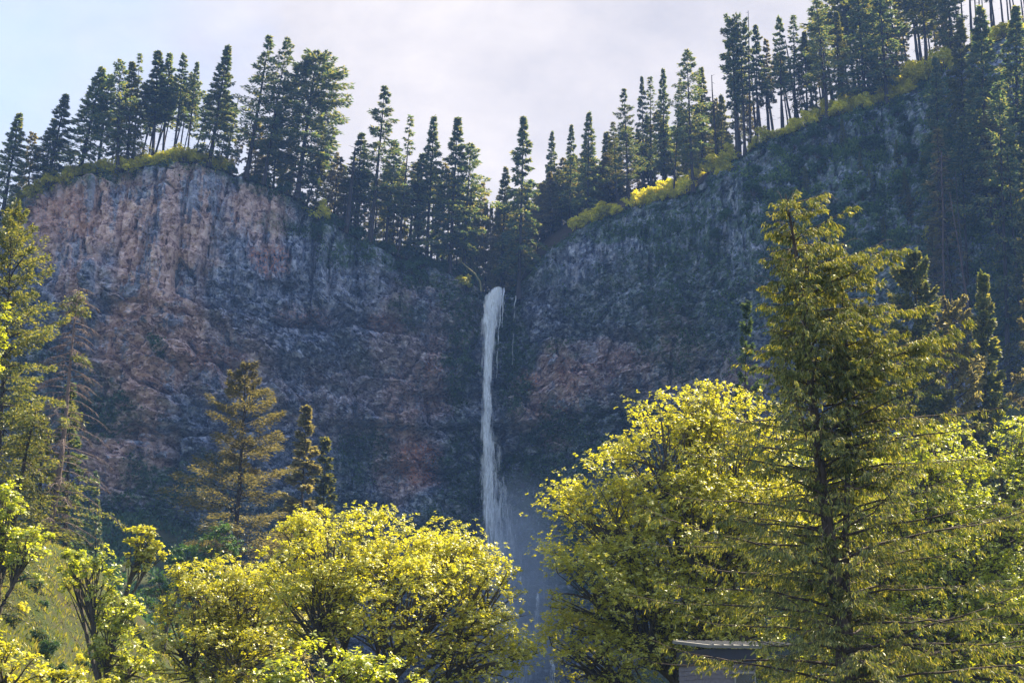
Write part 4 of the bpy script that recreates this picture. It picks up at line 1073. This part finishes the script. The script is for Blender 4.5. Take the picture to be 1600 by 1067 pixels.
rim_row('y', 9, 902, 968, -1.2, 2.5, 0.7, 1.7, 'bright low ridge shrub', 'bright shrubs at the low end of the ridge')
rim_row('y', 12, 985, 1075, -1.2, 2.5, 0.7, 1.7, 'yellow-green ridge shrub', 'bright shrubs below the crooked fir')
rim_row('y', 8, 1108, 1150, -1.2, 2.5, 0.7, 1.7, 'glowing ridge shrub', 'bright shrubs left of the pillar firs')
rim_row('y', 12, 1172, 1262, -1.2, 2.5, 0.7, 1.7, 'glowing yellow shrub', 'bright shrubs right of the hooked snag')
rim_row('y', 12, 1296, 1372, -1.2, 2.5, 0.7, 1.7, 'bright ridge shrub', 'bright shrubs among the big dark firs')
rim_row('y', 10, 1390, 1448, -1.2, 2.5, 0.7, 1.7, 'bright heaped shrub', 'bright shrubs heaped by the round maple')
rim_row('y', 10, 1290, 1400, 4, 16, 0.8, 1.7, 'yellow shrub among ridge trunks', 'bright shrubs up among the ridge trunks')
rim_row('y', 8, 1400, 1480, 3, 14, 1.0, 2.0, 'yellow shrub higher between ridge trunks', 'bright shrubs up among the ridge trunks')
rim_row('y', 8, 990, 1120, 3, 12, 0.8, 1.5, 'yellow shrub behind the first ridge bushes', 'bright shrubs up among the ridge trunks')
rim_row('d', 14, 1090, 1480, -4, -1, 0.8, 1.3, 'dark shrub below the ridge line', 'dark shrubs below the ridge line')
rim_row('y', 8, 1530, 1600, -0.5, 4, 1.2, 1.7, 'yellow corner shrub', 'bright shrubs in the top right corner')

def face_shrub(kind, px, py, s, label, group, out=1.0, sz=None):
    P = cliff_pt(px, py)
    P = P + np.array([0, -out * 0.3, -s * 1.2])
    return put_shrub('%s%d' % (kind, random.randrange(3)), P, s, label, group, sz)
face_shrub('y', 1466, 122, 2.2, 'round bright maple shrub standing tall on the ridge', None, sz=3.2)
face_shrub('y', 722, 446, 1.3, 'sunlit leafy bush just left of the waterfall lip', None)
face_shrub('y', 500, 325, 1.8, 'sunlit yellow shrub at the foot of the broadest skyline fir', None)
for i, (a, b, s) in enumerate([(1552, 318, 1.7), (1502, 330, 1.5), (1452, 372, 1.2), (1596, 330, 1.6), (1536, 292, 1.2), (1475, 345, .9)]):
    face_shrub('y', a, b, s, ['yellow shrub behind the stout grey hillside trunk', 'yellow shrub between the leaning dead trunks', 'small yellow shrub left of the dead trunks', 'yellow shrub at the right edge below the firs', 'small bright shrub above the larger hillside one', 'tiny bright shrub beside the reddish dead fir'][i], 'sunlit shrubs on the right hillside')
random.seed(11)
for k in range(30):
    a = random.choice([(150, 640, 45, 26), (875, 665, 40, 22), (300, 760, 80, 22), (610, 405, 90, 14), (860, 760, 60, 50), (720, 450, 22, 16)])
    px_, py_, sc = a[0] + random.uniform(-1, 1) * a[2], a[1] + random.uniform(-1, 1) * a[3], random.uniform(0.7, 1.5)
    where = {150: 'dark shrub in the left cliff hollow', 875: 'dark shrub on the ledge right of the fall', 300: 'dark shrub on the green ledge behind the golden fir', 610: 'dark shrub below the saddle firs', 860: 'dark shrub in the wet alcove right of the fall', 720: 'dark shrub just left of the waterfall lip'}[a[0]]
    o = face_shrub('d', px_, py_, sc, where, 'dark shrubs rooted on the cliff ledges')
    POOL.append((o, where + ',', 'on its left side' if px_ < a[0] else 'on its right side', sc))

random.seed(23)
for k in range(34):
    x_ = random.uniform(-60, -33); y_ = random.uniform(111, 150)
    z_ = float(terrain_z(np.array(x_), np.array(y_)))
    if z_ < 1.5: continue
    kind = 'y' if k % 3 == 0 else 'd'; sc = random.uniform(0.22, 0.5)
    o = put_shrub('%s%d' % (kind, k % 3), (x_, y_, z_ - 0.15), sc, '', 'small shrubs dotted over the grassy spur')
    POOL.append((o, ('yellow-green' if kind == 'y' else 'dark green') + ' shrub on the grassy spur,', 'near its crest' if z_ > 12 else 'low on its flank' if z_ < 7 else 'halfway up', sc))
for k in range(46):
    px_ = random.uniform(1110, 1500); top_ = np.interp(px_, [1110, 1200, 1300, 1400, 1500], [285, 245, 205, 180, 130])
    py_ = top_ + random.uniform(14, 190)
    sc = random.uniform(0.7, 1.5)
    o = face_shrub('d', px_, py_, sc, '', 'shrubs on the steep green right slope')
    a_ = min([(1230, 'left part of the green right slope'), (1340, 'middle of the green right slope'), (1450, 'green right slope beside the hillside firs')], key=lambda t: abs(t[0] - px_))[1]
    POOL.append((o, 'dark green shrub', ('high' if py_ - top_ < 75 else 'midway' if py_ - top_ < 130 else 'low') + ' on the ' + a_, sc))
for k in range(14):
    px_ = [1345, 1362, 1408, 1425, 1452, 1468, 1320, 1478, 1385, 1440, 1290, 1495, 1415, 1260][k]
    base_ = [270, 305, 262, 352, 290, 330, 236, 270, 372, 402, 262, 345, 318, 300][k]
    e_, H_, R_ = PROTO[['young', 'young2'][k % 2]]
    o = copy_tree(e_); P_ = cliff_pt(px_, base_); hgt = random.uniform(7, 13)
    o.location = (P_[0], P_[1] + 0.2, P_[2] - 0.8); o.scale = (hgt / H_ * 0.9,) * 2 + (hgt / H_,); o.rotation_euler = (0, 0, k * 1.7); top_ = base_
    tag(o, '', 'conifer', 'young firs dotted over the right slope')
    if k % 3 == 1:
        for ch in o.children:
            if ch.name.startswith('crown'): ch.material_slots[0].link = 'OBJECT'; ch.material_slots[0].material = M_FIR_SUN_OLIVE
    POOL.append((o, 'young fir on the right slope', ('high' if base_ < 290 else 'low') + ' below the ' + min(ANCH, key=lambda t: abs(t[0] - px_))[1], -top_))

# ------------------------------------------------------------------ mossy log by the lip, sunlit spur grass
lg = MB(); pts = [at(715, 404, 431), at(728, 416, 431), at(742, 428, 430.5), at(750, 440, 430.5), at(752, 456, 430.5)]
tube(lg, pts, [0.12, 0.2, 0.28, 0.3, 0.26], 8)
o = lg.build('fallen_log', bark_mat('mossy_wood', (0.10, 0.10, 0.03), (0.26, 0.22, 0.08)), smooth=True); tag(o, 'bent mossy log arching beside the top of the waterfall', 'log')

rg = np.random.default_rng(77)
n = 65000
gx = rg.uniform(-62, -22, n); gy = rg.uniform(106, 172, n)
gz = terrain_z(gx, gy)
gz2 = terrain_z(gx + 0.3, gy); gz3 = terrain_z(gx, gy + 0.3)
steep = np.hypot(gz2 - gz, gz3 - gz) / 0.3
keep = (gz > 1.2) & (steep < 1.75) & (rg.random(n) < 0.34 + 0.66 * sstep(.42, .58, fbm(gx / 2.2, gy / 2.2, 5)))
gx, gy, gz = gx[keep], gy[keep], gz[keep]; n = len(gx)
D = norm(np.stack([rg.normal(0.25, .5, n), rg.normal(-.1, .5, n), np.ones(n)], -1)); W = norm(np.cross(D, rg.normal(0, 1, (n, 3))))
gm = MB(); l = rg.uniform(.25, .7, n); cards(gm, np.stack([gx, gy, gz - .05], -1), D, W, l, l * rg.uniform(.12, .3, n), .2)
o = gm.build('spur_grass', M_GRASS); tag(o, 'tall sunlit grass and ferns covering the steep spur at lower left', 'grass', kind='stuff')
# undergrowth over the talus below the cliff
n = 70000
gx = rg.uniform(-150, -20, n); gy = rg.uniform(215, 405, n)
gz = terrain_z(gx, gy)
keep = (gz > 3) & (gy < foot_y(gx) + 14) & (rg.random(n) < sstep(.28, .5, fbm(gx / 6, gy / 6, 9)))
gx, gy, gz = gx[keep], gy[keep], gz[keep]; n = len(gx)
D = norm(np.stack([rg.normal(0, .7, n), rg.normal(-.3, .7, n), np.ones(n)], -1)); W = norm(np.cross(D, rg.normal(0, 1, (n, 3))))
gm = MB(); l = rg.uniform(.7, 1.7, n); cards(gm, np.stack([gx, gy, gz - .05 + rg.uniform(0, 1.5, n) * fbm(gx / 3, gy / 3, 7)], -1), D, W, l, l * rg.uniform(.4, .8, n), .2)
o = gm.build('talus_undergrowth', M_SHRUB_D); tag(o, 'dark green undergrowth on the talus below the cliff', 'undergrowth', kind='stuff')

# ------------------------------------------------------------------ waterfall
def water_mat(name, dens, edge=0.0):
    m, N, L = newmat(name)
    tc = N('ShaderNodeTexCoord'); mp = N('ShaderNodeMapping'); mp.inputs['Scale'].default_value = (1.3, 0.6, 0.15)
    L(tc.outputs['Object'], mp.inputs['Vector'])
    n = N('ShaderNodeTexNoise'); n.inputs['Scale'].default_value = 0.95; n.inputs['Detail'].default_value = 9; n.inputs['Roughness'].default_value = 0.68; n.inputs['Distortion'].default_value = 0.4
    L(mp.outputs[0], n.inputs['Vector'])
    a = N('ShaderNodeAttribute'); a.attribute_name = 'thin'
    ad = N('ShaderNodeMath'); ad.operation = 'SUBTRACT'; L(n.outputs['Fac'], ad.inputs[0]); L(a.outputs['Fac'], ad.inputs[1])
    mr = N('ShaderNodeMapRange'); mr.inputs['From Min'].default_value = 0.50 - dens; mr.inputs['From Max'].default_value = 0.72 - dens
    L(ad.outputs[0], mr.inputs['Value'])
    df = N('ShaderNodeBsdfDiffuse'); df.inputs['Color'].default_value = (0.86, 0.90, 0.95, 1)
    tl = N('ShaderNodeBsdfTranslucent'); tl.inputs['Color'].default_value = (0.86, 0.90, 0.95, 1)
    mt = N('ShaderNodeMixShader'); mt.inputs['Fac'].default_value = 0.35; L(df.outputs[0], mt.inputs[1]); L(tl.outputs[0], mt.inputs[2])
    tp = N('ShaderNodeBsdfTransparent')
    mx = N('ShaderNodeMixShader'); L(mr.outputs[0], mx.inputs['Fac']); L(tp.outputs[0], mx.inputs[1]); L(mt.outputs[0], mx.inputs[2])
    o = N('ShaderNodeOutputMaterial'); L(mx.outputs[0], o.inputs['Surface'])
    return m
M_W1 = water_mat('falling_water', 0.07); M_W2 = water_mat('thin_spray', 0.02)
# outline rows: (py, left px, right px)
FALL = [(450, 770, 786), (456, 763, 787), (464, 757, 785), (478, 754, 781), (500, 751, 780), (540, 752, 774), (600, 751, 771), (660, 750, 771), (720, 749, 774), (780, 748, 782), (830, 750, 792), (868, 756, 800), (920, 766, 812), (1000, 776, 826), (1075, 780, 840)]
SPRAY = [(480, 748, 790), (560, 750, 785), (660, 748, 782), (740, 748, 800), (820, 752, 824), (900, 772, 846), (980, 780, 858), (1075, 784, 866)]
def sheet(rows, Y, name, mat, nx=26, nz=240, amp=0.6, seed=1, parent=None, thin_edge=0.35, fade=None):
    rows = np.array(rows, float)
    py = np.linspace(rows[0, 0], rows[-1, 0], nz)
    lf = np.interp(py, rows[:, 0], rows[:, 1]); rt = np.interp(py, rows[:, 0], rows[:, 2])
    r = np.random.default_rng(seed)
    V = np.zeros((nz, nx, 3)); th = np.zeros((nz, nx))
    uu = np.linspace(0, 1, nx)
    for i in range(nz):
        k = 1.6 * (fbm(np.array([py[i] / 14.0]), np.array([seed * 3.1]), 7, 3)[0] - 0.5)
        for j in range(nx):
            p = at(lf[i] + k * (1 - uu[j]) * 2 + (rt[i] - lf[i]) * uu[j], py[i], Y)
            V[i, j] = p
    bulge = np.sin(uu * PI)[None] * 1.2
    wv = fbm(V[:, :, 0] / 0.7, V[:, :, 2] / 5.0, 201 + seed, 4) - 0.5
    V[:, :, 1] += -bulge - wv * amp * 2
    th = thin_edge * np.abs(uu * 2 - 1)[None] ** 3 + 0 * V[:, :, 0]
    if fade: th = th + np.interp(py, [a for a, _ in fade], [b for _, b in fade])[:, None]
    m_ = MB(); grid_mesh(m_, V[:, :, 0], V[:, :, 1], V[:, :, 2])
    o = m_.build(name, mat, parent, smooth=True)
    a_ = o.data.attributes.new('thin', 'FLOAT', 'POINT'); a_.data.foreach_set('value', th.ravel().astype(np.float32))
    return o
wf = empty('waterfall'); tag(wf, 'tall narrow white waterfall dropping from the notch in the cliff', 'waterfall')
YW = 421.0
sheet(FALL, YW, 'water_curtain', M_W1, parent=wf, seed=1, thin_edge=0.22, fade=[(450, -.12), (600, -.05), (800, -.06), (880, -.04), (1075, -.02)])
sheet([(a, b + 3, c - 2) for a, b, c in FALL], YW + 1.2, 'water_curtain', M_W1, parent=wf, seed=2, thin_edge=0.22, fade=[(450, -.15), (600, -.08), (800, -.04), (880, 0), (1075, .02)])
sheet([(470, 758, 779), (600, 755, 767), (720, 753, 768), (860, 761, 788)], YW + 0.6, 'water_core', M_W1, parent=wf, seed=7, thin_edge=0.35, fade=[(470, -.22), (700, -.18), (820, -.08), (860, .1)])
sheet(SPRAY, YW - 1.2, 'spray_veil', M_W2, parent=wf, seed=3, amp=1.2, thin_edge=.30, fade=[(480, .08), (600, .05), (760, .0), (860, .0), (1075, .02)])
sheet(SPRAY, YW - 2.6, 'spray_veil', M_W2, parent=wf, seed=4, amp=1.2, thin_edge=.30, fade=[(480, .12), (600, .07), (760, .02), (860, .0), (1075, .02)])
# top shelf where the stream rolls over the lip
sm = MB()
for i in range(15):
    u = i / 14; x0 = 762 + 25 * u; r1 = random.uniform(-1, 1); dz = 9 * (1 - u) ** 1.6 + random.uniform(-1.5, 2)
    p = [at(x0 + r1, 450 + dz, 440), at(x0 + r1, 452 + dz, 434), at(x0 + r1 * 1.5, 455 + dz, 428), at(x0 - 1.5 + r1, 462 + dz, 423.5), at(x0 - 3 + r1, 488 + random.uniform(0, 30), YW)]
    tube(sm, p, [0.2, 0.24, 0.26, 0.2, 0.06], 5)
M_WS = water_mat('white_strands', 0.30); M_W1T = water_mat('thin_strands', 0.10)
sm.build('lip_flow', M_WS, wf, smooth=True)
# side strands: the thin thread on the right and strands at the plunge
th_ = MB()
def thread(ps, r0, Y=421):
    pp = [at(a, b, Y) for a, b in ps]
    pp = np.array(pp); n_ = 30; u = np.linspace(0, 1, len(pp)); v = np.linspace(0, 1, n_)
    q = np.stack([np.interp(v, u, pp[:, i]) for i in range(3)], -1); q[:, 0] += 0.12 * np.sin(v * 23)
    th_ = MB(); tube(th_, q, np.full(n_, r0) * (0.6 + 0.5 * np.sin(v * 14) ** 2) * (1.1 - v * .6), 5)
    th_.build('water_thread', M_W1T, wf, smooth=True)
thread([(806, 462), (804, 480), (802, 510), (801, 545), (801, 570)], 0.13)
thread([(784, 462), (782, 490), (779, 520), (777, 560), (776, 590)], 0.15)
thread([(789, 460), (787, 480), (784, 505)], 0.12)
for k in range(3): thread([(810 + k, 898), (815 + k * 1.5, 915), (822 + k, 925), (826 + k * .6, 940)], 0.10, 405)
for k in range(3): thread([(839 + k * .8, 925), (838 + k * 2.2, 945), (836 + k * 2, 965), (834 + k * 2, 985)], 0.11, 403)
for k in range(3): thread([(858 + k * 2, 1030), (862 + k * 2, 1040), (860 + k * 3, 1060), (858 + k * 4, 1080)], 0.12, 398)
for k in range(3): thread([(855 - k * 3, 880), (850 - k * 1.5, 930), (842 - k * 3, 990), (830 - k * 5, 1060)], 0.07, 408)

# mist drifting round the plunge
def mist(name, c, rad, dens, label):
    bm_ = MB(); x, y, z = rad
    u = np.linspace(0, PI, 13)[:, None]; v = np.linspace(0, 2 * PI, 25)[None]
    grid_mesh(bm_, x * np.sin(u) * np.cos(v), y * np.sin(u) * np.sin(v), z * np.cos(u) + 0 * v)
    m, N, L = newmat('mist_air')
    tc = N('ShaderNodeTexCoord'); mp = N('ShaderNodeMapping'); mp.inputs['Scale'].default_value = (1 / x, 1 / y, 1 / z)
    L(tc.outputs['Object'], mp.inputs['Vector'])
    ln = N('ShaderNodeVectorMath'); ln.operation = 'LENGTH'; L(mp.outputs[0], ln.inputs[0])
    mr = N('ShaderNodeMapRange'); mr.inputs['From Min'].default_value = 1.0; mr.inputs['From Max'].default_value = 0.1
    mr.inputs['To Min'].default_value = 0; mr.inputs['To Max'].default_value = 1; L(ln.outputs['Value'], mr.inputs['Value'])
    n = N('ShaderNodeTexNoise'); n.inputs['Scale'].default_value = 0.16; n.inputs['Detail'].default_value = 3; L(tc.outputs['Object'], n.inputs['Vector'])
    m2 = N('ShaderNodeMath'); m2.operation = 'MULTIPLY'; L(mr.outputs[0], m2.inputs[0]); L(n.outputs['Fac'], m2.inputs[1])
    m3 = N('ShaderNodeMath'); m3.operation = 'MULTIPLY'; L(m2.outputs[0], m3.inputs[0]); m3.inputs[1].default_value = dens
    pv = N('ShaderNodeVolumePrincipled'); pv.inputs['Color'].default_value = (0.75, 0.85, 1, 1); L(m3.outputs[0], pv.inputs['Density'])
    o = N('ShaderNodeOutputMaterial'); L(pv.outputs[0], o.inputs['Volume'])
    ob = bm_.build(name, m, smooth=True); ob.location = c
    tag(ob, label, 'mist', kind='stuff')
    return ob
mist('mist', at(815, 940, 407), (16, 10, 40), 0.28, 'pale mist hanging round the foot of the waterfall')

# ------------------------------------------------------------------ lodge corner behind the cedar
def lodge():
    Yl = 76.0
    p = np.array(at(1106, 1004, Yl)); z0 = float(terrain_z(np.array(p[0]), np.array(Yl)))
    e = empty('lodge'); e.location = (p[0], Yl, z0)
    Wl, Dp, Hh = 2.75, 5.0, p[2] - z0 - 0.25
    mw, N, L = newmat('stone_wall'); b = N('ShaderNodeBsdfPrincipled'); g = N('ShaderNodeNewGeometry')
    n = N('ShaderNodeTexNoise'); n.inputs['Scale'].default_value = 5; n.inputs['Detail'].default_value = 6; L(g.outputs['Position'], n.inputs['Vector'])
    r = N('ShaderNodeValToRGB'); r.color_ramp.elements[0].color = (0.10, 0.09, 0.11, 1); r.color_ramp.elements[1].color = (0.26, 0.24, 0.28, 1); L(n.outputs['Fac'], r.inputs['Fac'])
    L(r.outputs[0], b.inputs['Base Color']); b.inputs['Roughness'].default_value = .9
    o = N('ShaderNodeOutputMaterial'); L(b.outputs[0], o.inputs['Surface'])
    def flat(name, c, ro, me=0.0):
        m, N, L = newmat(name); b = N('ShaderNodeBsdfPrincipled'); b.inputs['Base Color'].default_value = (*c, 1); b.inputs['Roughness'].default_value = ro; b.inputs['Metallic'].default_value = me
        n = N('ShaderNodeTexNoise'); n.inputs['Scale'].default_value = 8; n.inputs['Detail'].default_value = 5
        bp = N('ShaderNodeBump'); bp.inputs['Strength'].default_value = .3; L(n.outputs['Fac'], bp.inputs['Height']); L(bp.outputs[0], b.inputs['Normal'])
        o = N('ShaderNodeOutputMaterial'); L(b.outputs[0], o.inputs['Surface']); return m
    w = MB()
    box(w, 0.25, Wl, 0.3, Dp, 0, Hh - 0.75); w.build('wall', mw, e)
    for zb in range(int((Hh - 0.8) / 0.24)):
        w = MB(); z1 = 0.02 + zb * 0.24; box(w, 0.22, Wl - .01, 0.262, 0.297, z1, z1 + 0.215); w.build('board', mw, e)
        w = MB(); box(w, 0.212, 0.247, 0.30, Dp - .01, z1, z1 + 0.215); w.build('board', mw, e)
    w = MB(); box(w, 0.10, Wl, 0.16, Dp, Hh - 0.745, Hh - 0.02); w.build('eave_board', flat('dark_eave', (0.02, 0.025, 0.05), .5), e)
    # sloping roof slab
    w = MB()
    V = [(0, 0, Hh), (Wl + .3, 0, Hh), (Wl + .3, Dp + .3, Hh + 0.5), (0, Dp + .3, Hh + 0.5)]
    V = V + [(a, b_, c + .16) for a, b_, c in V]
    w.add(V, Q=[(0, 3, 2, 1), (4, 5, 6, 7), (0, 1, 5, 4), (1, 2, 6, 5), (2, 3, 7, 6), (3, 0, 4, 7)])
    rf = w.build('roof', flat('pale_metal_roof', (0.20, 0.195, 0.19), .7), e)
    for i in range(11):
        x = 0.3 + i * 0.55
        w = MB(); V = [(x, 0.01, Hh + .163), (x + .04, 0.01, Hh + .163), (x + .04, Dp + .28, Hh + 0.5 + .155), (x, Dp + .28, Hh + 0.5 + .155)]
        V = V + [(a, b_, c + .05) for a, b_, c in V]
        w.add(V, Q=[(4, 5, 6, 7), (0, 1, 5, 4), (1, 2, 6, 5), (2, 3, 7, 6), (3, 0, 4, 7)])
        w.build('seam', rf.data.materials[0], rf)
    w = MB(); box(w, 1.5, 2.7, 0.20, 0.261, Hh - 2.4, Hh - 1.2); f = w.build('window', flat('window_frame', (.3, .3, .3), .5), e)
    w = MB(); box(w, 1.58, 2.62, 0.185, 0.198, Hh - 2.32, Hh - 1.28); w.build('pane', flat('glass_dark', (.02, .03, .04), .08), f)
    e.rotation_euler = (0, 0, math.radians(14))
    tag(e, 'lodge corner with pale metal roof half hidden behind the cedar', 'lodge')
lodge()

# ------------------------------------------------------------------ haze
hz = MB(); box(hz, -1600, 1600, -1300, 1600, -6, 300)
m, N_, L_ = newmat('haze_air')
pv = N_('ShaderNodeVolumePrincipled'); pv.inputs['Color'].default_value = (0.22, 0.42, 1.0, 1); pv.inputs['Density'].default_value = 0.00014
pv.inputs['Anisotropy'].default_value = 0.1
o_ = N_('ShaderNodeOutputMaterial'); L_(pv.outputs[0], o_.inputs['Volume'])
haze = hz.build('haze', m); tag(haze, 'thin blue haze filling the gorge', 'haze', kind='stuff')

name_pool()
# unused prototypes are removed
for key, (e, H, R) in PROTO.items():
    if e is not None and key not in USED:
        for ch in list(e.children): bpy.data.objects.remove(ch)
        bpy.data.objects.remove(e)
print('tris', sum(sum(len(p.vertices) - 2 for p in me.polygons) if len(me.polygons) < 1000 else len(me.loops) - 2 * len(me.polygons) for me in bpy.data.meshes))
